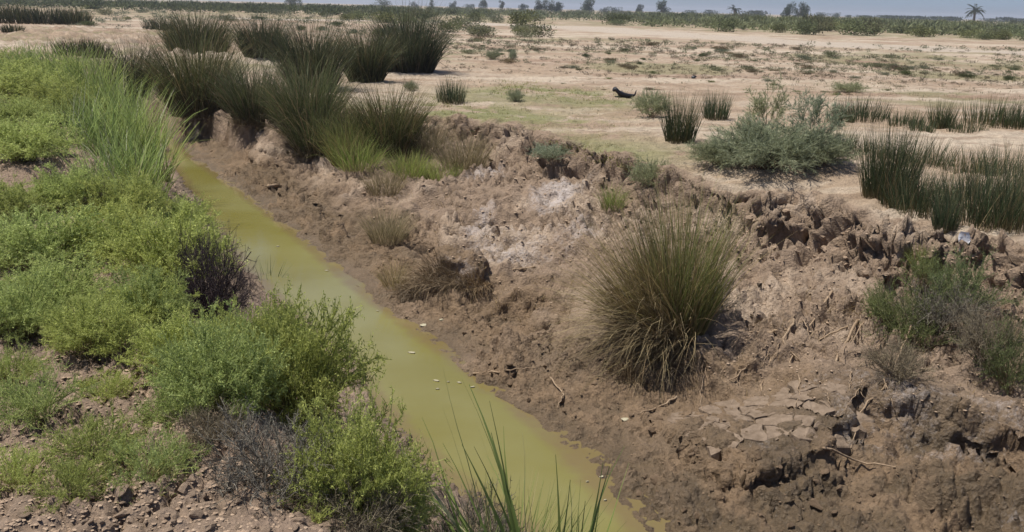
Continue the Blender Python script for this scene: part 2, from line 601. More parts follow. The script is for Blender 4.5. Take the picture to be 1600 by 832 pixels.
    wbank = np.where(zz == 6, 0.55 * sstep(0.5, 0.0, D[5][m]), wbank)
    wmud = np.where(zz == 3, sstep(-0.05, 0.16, ff), 0)
    patch = sstep(-0.35, 0.3, fbm(x * 1.1, y_ * 1.1, oct=2, seed=65))
    patch = np.where(zz == 5, np.maximum(patch, .8), patch)
    h1, h2 = worley3(x * 30, y_ * 30, z * 30, 66)
    wv = fbm(x * 5, y_ * 5, z * 7, oct=4, seed=68) * 0.8
    b1, b2 = worley3(x * 9 + wv, y_ * 9 - wv, z * 15 + wv, 69)
    fx = fbm(x * 9, y_ * 9, z * 9, oct=4, seed=67, gain=0.65)
    p2 = sstep(-0.15, 0.35, fbm(x * 0.9 + 7, y_ * 0.9, oct=3, seed=60))
    gap = sstep(0.30, 0.02, b2 - b1) * 0.055 * (0.25 + 0.75 * patch) + sstep(0.25, 0.0, f2 - f1) * 0.07 * patch
    clod = np.clip(0.62 - f1, 0, 1) * 0.13 * patch + np.clip(0.6 - b1, 0, 1) * 0.11 * (0.3 + 0.7 * patch) + np.clip(0.6 - h1, 0, 1) * 0.035 * p2
    rough = np.where(zz == 5, 1.0, np.clip(0.35 + 0.5 * p2 + 0.7 * sstep(.35, .85, ff), 0, 1.1))
    big = 1 - np.abs(fbm(x * 1.9, y_ * 1.9, z * 1.2, oct=4, seed=58)) * 2.2
    lay = fbm(x * 1.2, y_ * 1.2, z * 16, oct=3, seed=57)
    d = wbank * (fb * 0.13 + lay * 0.07 * np.where(zz == 5, 1, .55) + (big - .45) * 0.19 * np.where(zz == 4, 1, .7) + rough * (0.95 * clod - 1.15 * gap - 0.03 + fx * 0.085) + np.minimum(0, rid - 0.25) * 0.10)
    # mud flat: thin overlapping plates lying along the ditch
    ua, va = (-0.6 * x + 0.8 * y_), (0.8 * x + 0.6 * y_)
    m1, m2_, mi = worley2(ua * 3.2 + wv * .8, va * 8.5 + wv, 70)
    plate = sstep(-0.2, 0.25, fbm(x * 0.8, y_ * 0.8, oct=2, seed=59))
    d += wmud * (0.010 + 0.03 * sstep(.1, .5, ff) + fb * 0.10 + 1.1 * (clod - gap * .8 - 0.03) * (1 - .6 * plate) + fx * 0.055 + np.clip(.55 - g1, 0, 1) * .07 * p2 + np.clip(.6 - h1, 0, 1) * .05 + plate * (1 + .9 * sstep(8, 11, y_)) * ((mi - .5) * 0.06 - sstep(.18, 0, m2_ - m1) * .045)
                 + np.minimum(0, rid - 0.35) * 0.05)
    disp[m] = d
    # cracked crust plates
    crack = np.clip((1.3 * blob(X, Y, 1215, 665, -.76, 0.62) + 0.8 * blob(X, Y, 1440, 630, -.70, 0.5)) * sstep(0.0, 0.08, ds) + 0.55 * blob(X, Y, 880, 400, -.6, 0.6)
                    + 0.5 * blob(X, Y, 1000, 640, -.85, 0.5), 0, 1)
    m2 = (crack > 0.05) & ((zone == 3) | (zone == 4))
    wx = fbm(X[m2] * 4, Y[m2] * 4, oct=3, seed=71) * 0.09
    c1, c2, ci = worley2((X[m2] + wx) * 4.2, (Y[m2] - wx) * 4.2, 72)
    b1, b2, bi = worley2((X[m2] + wx) * 11, (Y[m2] + wx) * 11, 73)
    ck = -0.03 - 0.03 * sstep(0.12, 0.05, c2 - c1) - 0.03 * sstep(0.15, 0.06, b2 - b1) * (bi > .4) + (ci - 0.5) * 0.02
    disp[m2] = disp[m2] * (1 - 0.9 * crack[m2]) + ck * sstep(.15, .5, crack[m2])
    # near bank: dry clods
    m3 = ((zone == 0) | (zone == 1)) & (dist < 22)
    e1, e2, ei = worley2(X[m3] * 13, Y[m3] * 13, 81)
    k1, k2, ki = worley2(X[m3] * 28, Y[m3] * 28, 82)
    pt = sstep(-0.4, 0.4, fbm(X[m3] * 1.5, Y[m3] * 1.5, oct=2, seed=83))
    disp[m3] += pt * ((0.5 - e1) * 0.10 * (.4 + .6 * ei) - sstep(.25, 0, e2 - e1) * .03 + (0.5 - k1) * 0.04 * ki) + fbm(X[m3] * 6, Y[m3] * 6, oct=4, seed=84) * 0.03
    # plain: small hummocks
    m4 = (zone == 6) & (dist < 60)
    t1, t2, ti = worley2(X[m4] * 4, Y[m4] * 4, 91)
    disp[m4] += (fbm(X[m4] * 3, Y[m4] * 5, oct=6, seed=92, gain=.6) * 0.05 + np.maximum(0, 0.35 - t1) * 0.10 * (ti > 0.7)) * sstep(60, 30, dist[m4])
    V = np.stack([X, Y, H], -1) + nv * disp[..., None]
    V[..., 2] = np.where((zone == 2), np.minimum(V[..., 2], WATER - 0.02 * np.sin(np.pi * frac)), V[..., 2])
    V[..., 2] = np.where(zone == 3, np.maximum(V[..., 2], WATER - 0.04 + 0.065 * np.clip(frac * 4, 0, 1)), V[..., 2])
    # ---------------- colours (the earth's own)
    Hn = V[..., 2]
    n_a = fbm(X * 0.7, Y * 0.7, oct=4, seed=101)
    n_b = fbm(X * 3.0, Y * 3.0, oct=4, seed=102)
    n_s = fbm(X * 0.10 + Y * 0.03, Y * 0.55, oct=4, seed=103)       # long streaks across the plain
    dry = np.array([0.36, 0.27, 0.185])
    pale = np.array([0.47, 0.385, 0.285])
    red = np.array([0.27, 0.18, 0.12])
    bankc = np.array([0.275, 0.200, 0.138])
    mud = np.array([0.215, 0.148, 0.090])
    wetc = np.array([0.105, 0.075, 0.042])
    soil = np.array([0.29, 0.21, 0.15])
    green = np.array([0.19, 0.20, 0.075])
    mixc = lambda A, B, f: A * (1 - f[..., None]) + B * f[..., None]
    col = np.broadcast_to(dry, X.shape + (3,)).copy()
    col = mixc(col, pale, sstep(-0.1, 0.35, n_s))
    col = mixc(col, red, 0.75 * sstep(0.05, 0.4, fbm(X * 0.16, Y * 0.4, oct=5, seed=104)) * sstep(5, 12, D[5]))
    rip = fbm(X * 0.7 + Y * .15, Y * 3.2, oct=5, seed=107, gain=.6)
    col = mixc(col, np.array([0.25, 0.175, 0.115]), 0.6 * sstep(0.08, 0.4, rip) * plain)
    col = mixc(col, np.array([0.47, 0.39, 0.295]), 0.5 * sstep(0.05, 0.35, -rip) * plain)
    # pale track crossing the far plain
    tx = np.array([P(400, 30, 0), P(700, 36, 0), P(880, 42, 0), P(1100, 57, 0), P(1350, 72, 0), P(1600, 84, 0), P(2000, 100, 0)])
    tr = np.full(X.shape, 1e9)
    for i in range(len(tx) - 1):
        a_, d_ = tx[i], tx[i + 1] - tx[i]
        t = np.clip(((X - a_[0]) * d_[0] + (Y - a_[1]) * d_[1]) / (d_ @ d_), 0, 1)
        tr = np.minimum(tr, np.hypot(X - a_[0] - t * d_[0], Y - a_[1] - t * d_[1]))
    far_w = 2.5 + 0.04 * dist
    trk = sstep(1.0, 0.55, tr / far_w + n_a * 0.3) * plain * (dist > 25)
    col = mixc(col, np.array([0.43, 0.36, 0.28]), trk)
    far_green = plain * sstep(75, 100, dist + n_a * 25) * (1 - trk)
    col = mixc(col, np.array([0.20, 0.18, 0.085]), 0.75 * far_green * sstep(-0.3, 0.2, n_s + 0.3 * n_a))
    gpatch = sum(wt * blob(X, Y, px, py, 0, r) for px, py, r, wt in (
        (880, 147, 1.6, 1), (800, 140, 1.4, .9), (950, 160, 1.2, .7), (720, 168, 1.2, .9), (870, 225, .9, .8), (990, 245, .8, .8),
        (760, 185, 1.0, .8), (850, 185, 1.1, .5), (640, 170, 1.5, .6), (930, 195, .8, .4), (1330, 140, 1.2, .4))) * plain
    gp = np.clip(gpatch, 0, 1) * sstep(-0.25, 0.25, n_b + n_a)
    col = mixc(col, green, 0.8 * gp)
    gq = sstep(0.1, 0.4, fbm(X * .22, Y * .45, oct=5, seed=108)) * plain * sstep(70, 45, dist) * sstep(9, 14, dist)
    col = mixc(col, np.array([.22, .20, .10]), .7 * gq)
    b = ((zone == 4) | (zone == 5)).astype(float)
    col = mixc(col, bankc, np.maximum(b, (zone == 6) * sstep(0.25, 0.0, D[5] + n_b * 0.2)))
    dk = sstep(0.0, 0.5, fbm(X * 2, Y * 2, Hn * 2, oct=4, seed=105))
    col = mixc(col, np.array([.15, .105, .068]), b * 0.6 * dk)
    col = mixc(col, np.array([0.46, 0.36, 0.265]), b * 0.6 * sstep(0.05, 0.4, fbm(X * 1.4, Y * 1.4, Hn * 3, oct=4, seed=106)))
    mz = (zone == 3) | (zone == 2)
    col = np.where(mz[..., None], mixc(np.broadcast_to(mud, col.shape), bankc, sstep(-0.1, 0.4, n_b) * 0.5), col)
    # transition slope -> mud
    col = np.where((zone == 4)[..., None], mixc(np.broadcast_to(mud, col.shape), col, sstep(0.0, 0.45, frac + n_b * 0.25)), col)
    lz = (zone == 0) | (zone == 1)
    col = np.where(lz[..., None], mixc(np.broadcast_to(soil, col.shape), bankc, sstep(-0.1, 0.4, n_b)), col)
    col = np.where(lz[..., None], mixc(col, np.broadcast_to(np.array([0.36, 0.27, 0.19]), col.shape), 0.6 * sstep(0.1, 0.5, n_a)), col)
    col = mixc(col, np.array([0.24, 0.17, 0.115]), cl * 0.6 * sstep(-.2, .3, n_b))
    # damp ground: by height above the water and at seeps
    hw = Hn - WATER
    seep = np.clip(blob(X, Y, 1420, 760, -.88, 0.8) + blob(X, Y, 1150, 790, -.95, 0.7) + 0.6 * blob(X, Y, 900, 560, -.9, 0.5)
                   + 0.7 * blob(X, Y, 1560, 800, -.88, .8), 0, 1)
    wet = np.clip(0.8 * sstep(0.07, 0.0, hw + n_b * 0.04) + 0.95 * seep * sstep(-0.5, 0.15, n_b), 0, 1) * ((zone >= 1) & (zone <= 4))
    col = mixc(col, wetc, wet * 0.85)
    damp = np.where(zone == 3, 1.0, np.where(zone == 4, sstep(.3, .0, frac), 0)) * sstep(7.0, 9.5, Y) * sstep(-.5, .2, n_b + .4 * n_a)
    col = mixc(col, wetc, .55 * damp)
    salt = sum(wt * blob(X, Y, px, py, z, r) for px, py, z, r, wt in (
        (695, 415, -.70, .30, .70), (735, 415, -.68, .30, .62), (840, 365, -.6, .9, .62), (800, 335, -.58, .6, .6), (870, 300, -.49, .6, .6),
        (760, 260, -.42, .6, .5), (1490, 690, -.78, .28, .62), (1400, 668, -.76, .22, .62), (1330, 660, -.75, .2, .45), (1570, 720, -.8, .3, .6),
        (1240, 700, -.8, .35, .45), (1270, 650, -.75, .35, .42), (1600, 800, -.85, .3, .45), (430, 212, -.5, .5, .6), (300, 190, -.6, .6, .5), (500, 255, -.6, .4, .4),
        (1010, 300, -.35, .5, .3), (1300, 610, -.7, .4, .35)))
    salt = salt * 1.3 + 0.66 * np.exp(-((ds + 0.07) / 0.08) ** 2) * shelf_on * (X > P(1330, 660, -.8)[0]) + 0.22 * sstep(-.02, .1, ds) * sstep(.7, .2, ds) * shelf_on
    salt = np.clip(salt, 0, 0.60 - 0.03 * shelf_on) * (0.75 + 0.5 * fbm(X * 2.2, Y * 2.2, oct=4, seed=110))
    nr, nc = X.shape
    idx = np.arange(nr * nc).reshape(nr, nc)
    Fq = np.stack([idx[:-1, :-1], idx[:-1, 1:], idx[1:, 1:], idx[1:, :-1]], -1).reshape(-1, 4)
    me = mesh_np('ground', V.reshape(-1, 3), Fq, col.reshape(-1, 3) * 0.85, M_EARTH, True,
                 {'wet': wet.ravel(), 'salt': salt.ravel()})
    o = link('ground', me)
    tag(o, 'bare dry earth plain cut by a muddy ditch', None, None, 'structure')
    return o


ground = build_ground()

# water: ribbon between the two water lines, reaching a little under both banks
def build_water():
    Lr = L_WR.copy(); Ll = L_WL.copy()
    def res(L, n):
        s = np.r_[0, np.cumsum(np.hypot(*np.diff(L[:, :2], axis=0).T))]
        t = np.linspace(0, s[-1], n)
        return np.stack([np.interp(t, s, L[:, 0]), np.interp(t, s, L[:, 1])], -1)
    n = 220
    A, B = res(Ll, n), res(Lr, n)
    d = nrm(B - A)
    A = A - d * 0.35
    B = B + d * 0.35
    K = 13
    V = np.stack([A * (1 - k / (K - 1)) + B * (k / (K - 1)) for k in range(K)], 1)
    V = np.concatenate([V, np.full(V.shape[:2] + (1,), WATER)], -1).reshape(-1, 3)
    idx = np.arange(n * K).reshape(n, K)
    Fq = np.stack([idx[:-1, :-1], idx[:-1, 1:], idx[1:, 1:], idx[1:, :-1]], -1).reshape(-1, 4)
    wid = np.hypot(*(B - A).T)
    kk = np.minimum(np.arange(K), np.arange(K)[::-1]) / (K - 1)
    dd = wid[:, None] * kk[None] - 0.35
    sh = np.clip(1 - dd / 0.22, 0, 1)
    o = link('water', mesh_np('water', V, Fq, None, M_WATER, True, {'shallow': sh.ravel()}))
    tag(o, 'shallow olive green water in the ditch', None, None, 'structure')


build_water()
bpy.context.view_layer.update()
CAMV = Vector((0, 0, CAM_H))


def hit(px, py):
    r = Vector(ray(px, py)).normalized()
    ok, loc, no, _ = ground.ray_cast(CAMV, r)
    if not ok:
        x, y = P(px, max(py, 45), 0)
        return Vector((x, y, 0)), Vector((0, 0, 1))
    return loc, no


def zat(x, y):
    ok, loc, no, _ = ground.ray_cast(Vector((x, y, 50)), Vector((0, 0, -1)))
    return loc.z if ok else 0.0


def pxm(loc):
    """metres per photograph pixel at a point"""
    d = loc - CAMV
    depth = d.y * math.cos(PITCH) - d.z * math.sin(PITCH)
    return depth / FPX


# ------------------------------------------------------------------ plant geometry builders (numpy)
class Acc:
    def __init__(self):
        self.V, self.F, self.Cc, self.n = [], [], [], 0

    def add(self, V, F, col):
        self.V.append(V.reshape(-1, 3))
        self.F.append(F.reshape(-1, 3) + self.n)
        self.Cc.append(np.broadcast_to(col, V.shape).reshape(-1, 3))
        self.n += V.size // 3

    def mesh(self, name, mat, smooth=False):
        return mesh_np(name, np.concatenate(self.V), np.concatenate(self.F), np.concatenate(self.Cc), mat, smooth)

    def build(self, name, mat, parent=None, smooth=False):
        return link(name, self.mesh(name, mat, smooth), parent)


def strips(acc, Pts, W, side, col):
    """Pts (n,k,3) centre lines, W (n,k) widths, side (n,3) or (n,k,3), col (n,k,3) -> flat blades"""
    n, k, _ = Pts.shape
    if side.ndim == 2:
        side = np.repeat(side[:, None, :], k, 1)
    A = Pts + side * W[..., None] * 0.5
    B = Pts - side * W[..., None] * 0.5
    V = np.stack([A, B], 2)                                   # n,k,2,3
    idx = np.arange(n * k * 2).reshape(n, k, 2)
    q = np.stack([idx[:, :-1, 0], idx[:, :-1, 1], idx[:, 1:, 1], idx[:, 1:, 0]], -1).reshape(-1, 4)
    F = np.concatenate([q[:, [0, 1, 2]], q[:, [0, 2, 3]]])
    acc.add(V, F, np.repeat(col[:, :, None, :], 2, 2))


def needles(acc, P0, D, L, W, col, tipcol=None):
    n = len(P0)
    s = nrm(np.cross(D, nrm(rng.normal(size=(n, 3)))))
    V = np.stack([P0 + s * (W * .5)[:, None], P0 - s * (W * .5)[:, None], P0 + D * L[:, None]], 1)
    F = np.arange(n * 3).reshape(n, 3)
    acc.add(V, F, np.repeat(col[:, None, :], 3, 1))


def leaves(acc, P0, D, L, W, col):
    n = len(P0)
    s = nrm(np.cross(D, nrm(rng.normal(size=(n, 3)))))
    mid = P0 + D * (L * 0.5)[:, None]
    V = np.stack([P0, mid + s * (W * .5)[:, None], P0 + D * L[:, None], mid - s * (W * .5)[:, None]], 1)
    i = np.arange(n)[:, None] * 4
    F = np.concatenate([i + np.array([[0, 1, 2]]), i + np.array([[0, 2, 3]])])
    acc.add(V, F, np.repeat(col[:, None, :], 4, 1))


def tube(acc, pts, r0, r1, col, ns=6):
    pts = np.asarray(pts, float)
    k = len(pts)
    t = nrm(np.gradient(pts, axis=0))
    ref = np.array([0.3, 0.5, 0.81])
    s = nrm(np.cross(t, ref))
    b = np.cross(t, s)
    rad = np.linspace(r0, r1, k)
    an = np.linspace(0, 2 * math.pi, ns, endpoint=False)
    V = pts[:, None, :] + rad[:, None, None] * (np.cos(an)[None, :, None] * s[:, None, :] + np.sin(an)[None, :, None] * b[:, None, :])
    idx = np.arange(k * ns).reshape(k, ns)
    nx = np.roll(idx, -1, 1)
    q = np.stack([idx[:-1], nx[:-1], nx[1:], idx[1:]], -1).reshape(-1, 4)
    F = np.concatenate([q[:, [0, 1, 2]], q[:, [0, 2, 3]]])
    caps = [[idx[-1, 0], idx[-1, j], idx[-1, j + 1]] for j in range(1, ns - 1)] + [[idx[0, 0], idx[0, j + 1], idx[0, j]] for j in range(1, ns - 1)]
    F = np.concatenate([F, np.array(caps)])
    acc.add(V, F, np.broadcast_to(np.asarray(col, float), V.shape))


def pal(n, c1, c2, jit=0.18):
    t = rng.random((n, 1))
    return (np.asarray(c1) * (1 - t) + np.asarray(c2) * t) * (1 + rng.uniform(-jit, jit, (n, 1)))


def blades(acc, n, R, hgt, width, lean=0.25, bend=0.5, c_base=(.2, .16, .08), c_mid=(.06, .09, .03), c_tip=(.1, .11, .04),
           K=5, hvar=0.35, az0=None, azspread=math.pi, core=0.5, dead=0.15, c_dead=(.26, .2, .1), rx=1.0, ry=1.0):
    """a sheaf of n rush or grass blades rising from a disc of radius R"""
    rr = R * rng.random(n) ** core
    th = rng.uniform(0, 2 * math.pi, n)
    bx, by = rr * np.cos(th) * rx, rr * np.sin(th) * ry
    az = np.where(rng.random(n) < 0.75, th + rng.normal(0, .5, n), rng.uniform(0, 2 * math.pi, n))
    if az0 is not None:
        az = az0 + rng.uniform(-azspread, azspread, n)
    ln = hgt * (1 - hvar * rng.random(n) ** 1.2) * (1 - 0.25 * (rr / max(R, 1e-6)) ** 2)
    l0 = np.abs(rng.normal(0, lean * .45, n)) + lean * (rr / max(R, 1e-6)) * 0.8
    l1 = np.abs(rng.normal(bend * .5, bend * .5, n))
    s = np.linspace(0, 1, K)
    ang = np.minimum(l0[:, None] + l1[:, None] * s[None] ** 1.6, 2.7)
    dz, dr = np.cos(ang), np.sin(ang)
    wob = rng.normal(0, .12, (n, K)).cumsum(1)
    dx, dy = dr * np.cos(az[:, None] + wob), dr * np.sin(az[:, None] + wob)
    step = (ln / (K - 1))[:, None]
    cum = lambda q: np.concatenate([np.zeros((n, 1)), np.cumsum((q[:, 1:] + q[:, :-1]) * .5 * step, 1)], 1)
    Pts = np.stack([bx[:, None] + cum(dx), by[:, None] + cum(dy), cum(dz) - 0.03], -1)
    side = nrm(np.stack([np.cos(th2 := rng.uniform(0, math.pi * 2, n)), np.sin(th2), rng.normal(0, .2, n)], -1))
    W = width * (0.7 + 0.6 * rng.random(n))[:, None] * np.maximum(0.12, 1 - s[None] ** 2.2)
    t = s[None, :, None]
    cb, cm, ct = (np.asarray(c)[None, None] for c in (c_base, c_mid, c_tip))
    col = np.where(t < .35, cb + (cm - cb) * t / .35, cm + (ct - cm) * (t - .35) / .65)
    col = col * (1 + rng.uniform(-.42, .42, (n, 1, 1)))
    dd = (rng.random(n) < dead)[:, None, None]
    col = np.where(dd, np.asarray(c_dead)[None, None] * (1 + rng.uniform(-.35, .35, (n, 1, 1))), col)
    strips(acc, Pts, W, side, col)
    return Pts


def twig_bush(R, Hh, nstem, nbr, nth, nlf, g1, g2, stemc=(.2, .16, .1), thl=0.028, brl=0.34, leafl=0.016, leafw=0.008, flat=1.0,
              acute=False, thw=0.0032, hollow=0.2):
    """a shrub of many fine forked twigs; returns (stems, foliage)"""
    st, fo = Acc(), Acc()
    K = 6
    az = rng.uniform(0, 2 * math.pi, nstem)
    ph = np.arccos(1 - rng.random(nstem) * (1 - math.cos(1.45)))
    k = rng.uniform(.72, 1.08, nstem)
    lump = 1 + 0.22 * np.sin(az * 3 + rng.uniform(0, 6)) * np.sin(ph * 3 + rng.uniform(0, 6))
    E = np.stack([R * np.sin(ph) * np.cos(az), R * np.sin(ph) * np.sin(az), Hh * np.cos(ph) ** .7 * flat], -1) * (k * lump)[:, None]
    B = np.stack([rng.normal(0, R * .10, nstem), rng.normal(0, R * .10, nstem), np.full(nstem, -.03)], -1)
    Mid = B * .45 + E * .55 + np.stack([rng.normal(0, R * .08, nstem), rng.normal(0, R * .08, nstem), np.full(nstem, Hh * .14)], -1)
    s = np.linspace(0, 1, K)[None, :, None]
    Pts = B[:, None] * (1 - s) ** 2 + 2 * Mid[:, None] * s * (1 - s) + E[:, None] * s ** 2
    Pts[:, 1:] += rng.normal(0, R * .012, Pts[:, 1:].shape)
    side = nrm(rng.normal(size=(nstem, 3)))
    W = np.linspace(.011, .004, K)[None] * np.ones((nstem, 1)) * (R / .5) ** .5
    sc = np.linspace(0, 1, K)[None, :, None]
    strips(st, Pts, W, side, np.asarray(stemc)[None, None] * (1 - sc) + np.asarray(g1)[None, None] * sc * (1 + rng.uniform(-.2, .2, (nstem, 1, 1))))
    # branches
    n = nstem * nbr
    i = np.repeat(np.arange(nstem), nbr)
    t = hollow + (1.0 - hollow) * rng.random(n) ** .75
    tk = t * (K - 1)
    lo = np.minimum(tk.astype(int), K - 2)
    f = (tk - lo)[:, None]
    O = Pts[i, lo] * (1 - f) + Pts[i, lo + 1] * f
    T = nrm(Pts[i, lo + 1] - Pts[i, lo])
    Dn = nrm(T * .7 + nrm(rng.normal(size=(n, 3))) * .8 + np.array([0, 0, .28]))
    Lb = R * brl * (.5 + .8 * rng.random(n)) * (1.1 - .45 * t)
    Kb = 3
    sb = np.linspace(0, 1, Kb)[None, :, None]
    curve = nrm(rng.normal(size=(n, 3)))[:, None] * (sb ** 2) * (Lb * .22)[:, None, None]
    Pb = O[:, None] + Dn[:, None] * sb * Lb[:, None, None] + curve
    gc = pal(n, g1, g2)
    strips(fo, Pb, np.linspace(.0045, .002, Kb)[None] * np.ones((n, 1)) * (R / .5) ** .4, nrm(np.cross(Dn, rng.normal(size=(n, 3)))), np.repeat(gc[:, None], Kb, 1))
    def along(m):
        j = np.repeat(np.arange(n), m)
        tt = rng.uniform(.1, 1, n * m) * (Kb - 1)
        l = np.minimum(tt.astype(int), Kb - 2)
        ff = (tt - l)[:, None]
        return j, Pb[j, l] * (1 - ff) + Pb[j, l + 1] * ff
    if nth:
        j, Q = along(nth)
        a_ = 1.3 if acute else .45
        Dt = nrm(Dn[j] * a_ + nrm(rng.normal(size=(len(j), 3))))
        needles(fo, Q, Dt, thl * rng.uniform(.55, 1.25, len(j)), np.full(len(j), thw), gc[j] * rng.uniform(.85, 1.25, (len(j), 1)))
    if nlf:
        j, Q = along(nlf)
        Dt = nrm(Dn[j] * .4 + nrm(rng.normal(size=(len(j), 3))))
        leaves(fo, Q, Dt, leafl * rng.uniform(.6, 1.3, len(j)), np.full(len(j), leafw), gc[j] * rng.uniform(.8, 1.3, (len(j), 1)))
    return st, fo


def leafy_mound(R, Hh, n, g1, g2, ll, lw, lobes=5):
    """low far shrub: leaf sprays spread through a lumpy mound"""
    a = Acc()
    cs = np.stack([rng.normal(0, R * .42, lobes), rng.normal(0, R * .42, lobes), rng.uniform(.25, .6, lobes) * Hh], -1)
    rs = rng.uniform(.38, .62, lobes) * R
    i = rng.integers(0, lobes, n)
    d = nrm(rng.normal(size=(n, 3)))
    r = rng.random(n) ** .45
    Pn = cs[i] + d * (rs[i] * r)[:, None] * np.array([1, 1, Hh / R * .8])
    Pn[:, 2] = np.abs(Pn[:, 2])
    dd = nrm(d * .7 + rng.normal(size=(n, 3)) * .6 + np.array([0, 0, .5]))
    tone = 0.75 + .5 * rng.random(lobes)
    leaves(a, Pn, dd, ll * rng.uniform(.6, 1.4, n), lw * rng.uniform(.6, 1.3, n), pal(n, g1, g2) * tone[i][:, None])
    return a


def copy_thing(src, loc, rz, sc, label=None, group=None):
    c = src.copy()
    C.objects.link(c)
    c.location = loc
    c.rotation_euler = (0, 0, rz)
    c.scale = sc if hasattr(sc, '__len__') else (sc, sc, sc)
    if label: c['label'] = label
    if group: c['group'] = group
    elif 'group' in c and group is not None: del c['group']
    for ch in src.children:
        k = ch.copy()
        C.objects.link(k)
        k.parent = c
    return c


USED = set()


def use(proto, loc, rz, sc, label, cat, group=None):
    """first use moves the prototype itself, later uses copy it"""
    if proto.name not in USED:
        USED.add(proto.name)
        o = proto
        o.location = loc
        o.rotation_euler = (0, 0, rz)
        o.scale = sc if hasattr(sc, '__len__') else (sc, sc, sc)
    else:
        o = copy_thing(proto, loc, rz, sc)
        for k in ('group', 'label'):
            if k in o: del o[k]
    tag(o, label, cat, group)
    return o


# ------------------------------------------------------------------ near bank: spiny green bushes
def bush_proto(name, *a, twigmat=M_TWIG, leafmat=M_LEAF, **k):
    root = empty(name)
    st, fo = twig_bush(*a, **k)
    st.build('stems', twigmat, root)
    fo.build('foliage', leafmat, root)
    return root


G1, G2 = (.265, .310, .090), (.475, .520, .190)
thorn = [bush_proto('camelthorn_bush', .5, .46, 210, 15, 7, 4, G1, G2, brl=.2, thl=.024, hollow=.3) for _ in range(3)]
thorn_low = [bush_proto('camelthorn_bush', .5, .24, 90, 10, 7, 3, G1, G2, brl=.22, thl=.024) for _ in range(2)]
PUR1, PUR2 = (.045, .032, .034), (.10, .075, .075)
dead_b = bush_proto('dead_bush', .5, .5, 130, 14, 7, 0, PUR1, PUR2, stemc=(.07, .05, .045), leafmat=M_TWIG)
GREY1, GREY2 = (.13, .11, .085), (.24, .21, .16)
dry_b = bush_proto('dry_bush', .5, .34, 90, 12, 6, 0, GREY1, GREY2, stemc=(.16, .12, .09), leafmat=M_TWIG)


def place_bush(proto, px, py, wpx, hpx, label, cat='bush', group=None, baseR=.5, baseH=.46):
    loc, no = hit(px, py)
    k = pxm(loc)
    sx = wpx * k / (2 * baseR)
    sz = hpx * k / (baseH * 1.05)
    return use(proto, (loc.x, loc.y, loc.z - .01), rng.uniform(0, 6.28), (sx, sx, sz), label, cat, group)


T, TL = thorn, thorn_low
near_bushes = [
    (T[0], 458, 655, 255, 200, 'large bright green thorny bush leaning out over the wide pool of the ditch'),
    (T[1], 555, 800, 240, 190, 'bright green thorny bush above the sedge blades at the water'),
    (T[2], 345, 640, 220, 150, 'green thorny bush beside the crumbly clods, tangled into the largest bush'),
    (T[1], 285, 585, 170, 105, 'green thorny bush just below the dark dead bush'),
    (T[0], 270, 440, 220, 120, 'spreading green thorny bush beside the dark dead bush, at the ditch edge'),
    (T[2], 175, 400, 180, 90, 'green thorny bush between bare soil and the dark dead bush'),
    (T[2], 150, 545, 170, 90, 'green thorny bush just above the bare clod patch'),
    (T[1], 225, 500, 150, 70, 'small green thorny bush between clod patch and dead bush'),
    (T[0], 60, 420, 230, 100, 'wide green thorny bush on the level top of the near bank'),
    (T[1], 30, 520, 170, 90, 'green thorny bush at the outer side of the clod patch'),
    (T[0], 40, 250, 170, 70, 'soft green bush at the foot of the tall pale grass'),
    (T[1], 120, 330, 150, 75, 'greyish green bush with dry twigs before the tall grass'),
    (T[2], 20, 340, 150, 60, 'low green bush beside the grey twiggy bush'),
    (T[2], 215, 350, 110, 70, 'green bush among the lowest tall grass stems by the water'),
    (T[1], 285, 365, 110, 60, 'green bush overhanging the narrow water next to the tall grass'),
    (T[1], 430, 560, 110, 80, 'small green thorny bush between dead bush and largest bush'),
    (T[1], 90, 480, 190, 80, 'green thorny bush beside the widest bush of the bank top'),
    (T[2], 235, 505, 150, 90, 'green thorny bush behind the dead bush, on the land side'),
    (T[0], 200, 345, 150, 75, 'green bush right under the tall grass stems'),
    (T[0], 400, 600, 200, 130, 'green thorny bush filling the gap beside the largest bush'),
    (T[0], 620, 830, 150, 120, 'green thorny bush tangled with dry seed stalks'),
]
for pr, px, py, w, h, lab in near_bushes:
    place_bush(pr, px, py, w, h, lab, 'bush', 'spiny green bushes on the near bank')
for pr, px, py, w, h in [(TL[0], 150, 705, 190, 60), (TL[1], 235, 740, 170, 60), (TL[0], 110, 770, 150, 55), (TL[1], 60, 650, 170, 70),
                         (TL[0], 260, 655, 130, 55), (TL[1], 20, 760, 160, 60), (TL[1], 165, 620, 110, 40), (TL[0], 20, 590, 130, 50)]:
    place_bush(pr, px, py, w, h, 'low sparse green thorny plant on crumbly clods of the near bank', 'plant', 'low thorny plants among the clods', baseH=.24)
for pr, px, py, w, h in [(T[2], 40, 160, 180, 60), (T[1], 100, 190, 150, 60), (T[0], 20, 205, 150, 55), (T[0], 90, 135, 150, 45), (T[2], 0, 120, 130, 45)]:
    place_bush(pr, px, py, w, h, 'soft green bush behind the tall pale grass on the near bank', 'bush', 'far bushes of the near bank')
place_bush(dead_b, 332, 512, 135, 150, 'dark purple grey dead bush at the water edge among green bushes', 'dead bush', baseH=.5)
place_bush(dead_b, 165, 335, 90, 50, 'small dark dead bush at the foot of tall grass', 'dead bush', baseH=.5)
place_bush(dry_b, 430, 760, 260, 110, 'grey brown tangle of dead twigs under the green thorny bushes', 'dry bush', baseH=.34)
place_bush(dry_b, 560, 835, 220, 90, 'brown tangle of dry twigs below the green bush at the sedge', 'dry bush', baseH=.34)
place_bush(dry_b, 105, 318, 110, 70, 'grey leafless bush on the near bank before the tall grass', 'dry bush', baseH=.34)
place_bush(dry_b, 330, 690, 130, 60, 'grey dry twigs beside the bare clods', 'dry bush', baseH=.34)


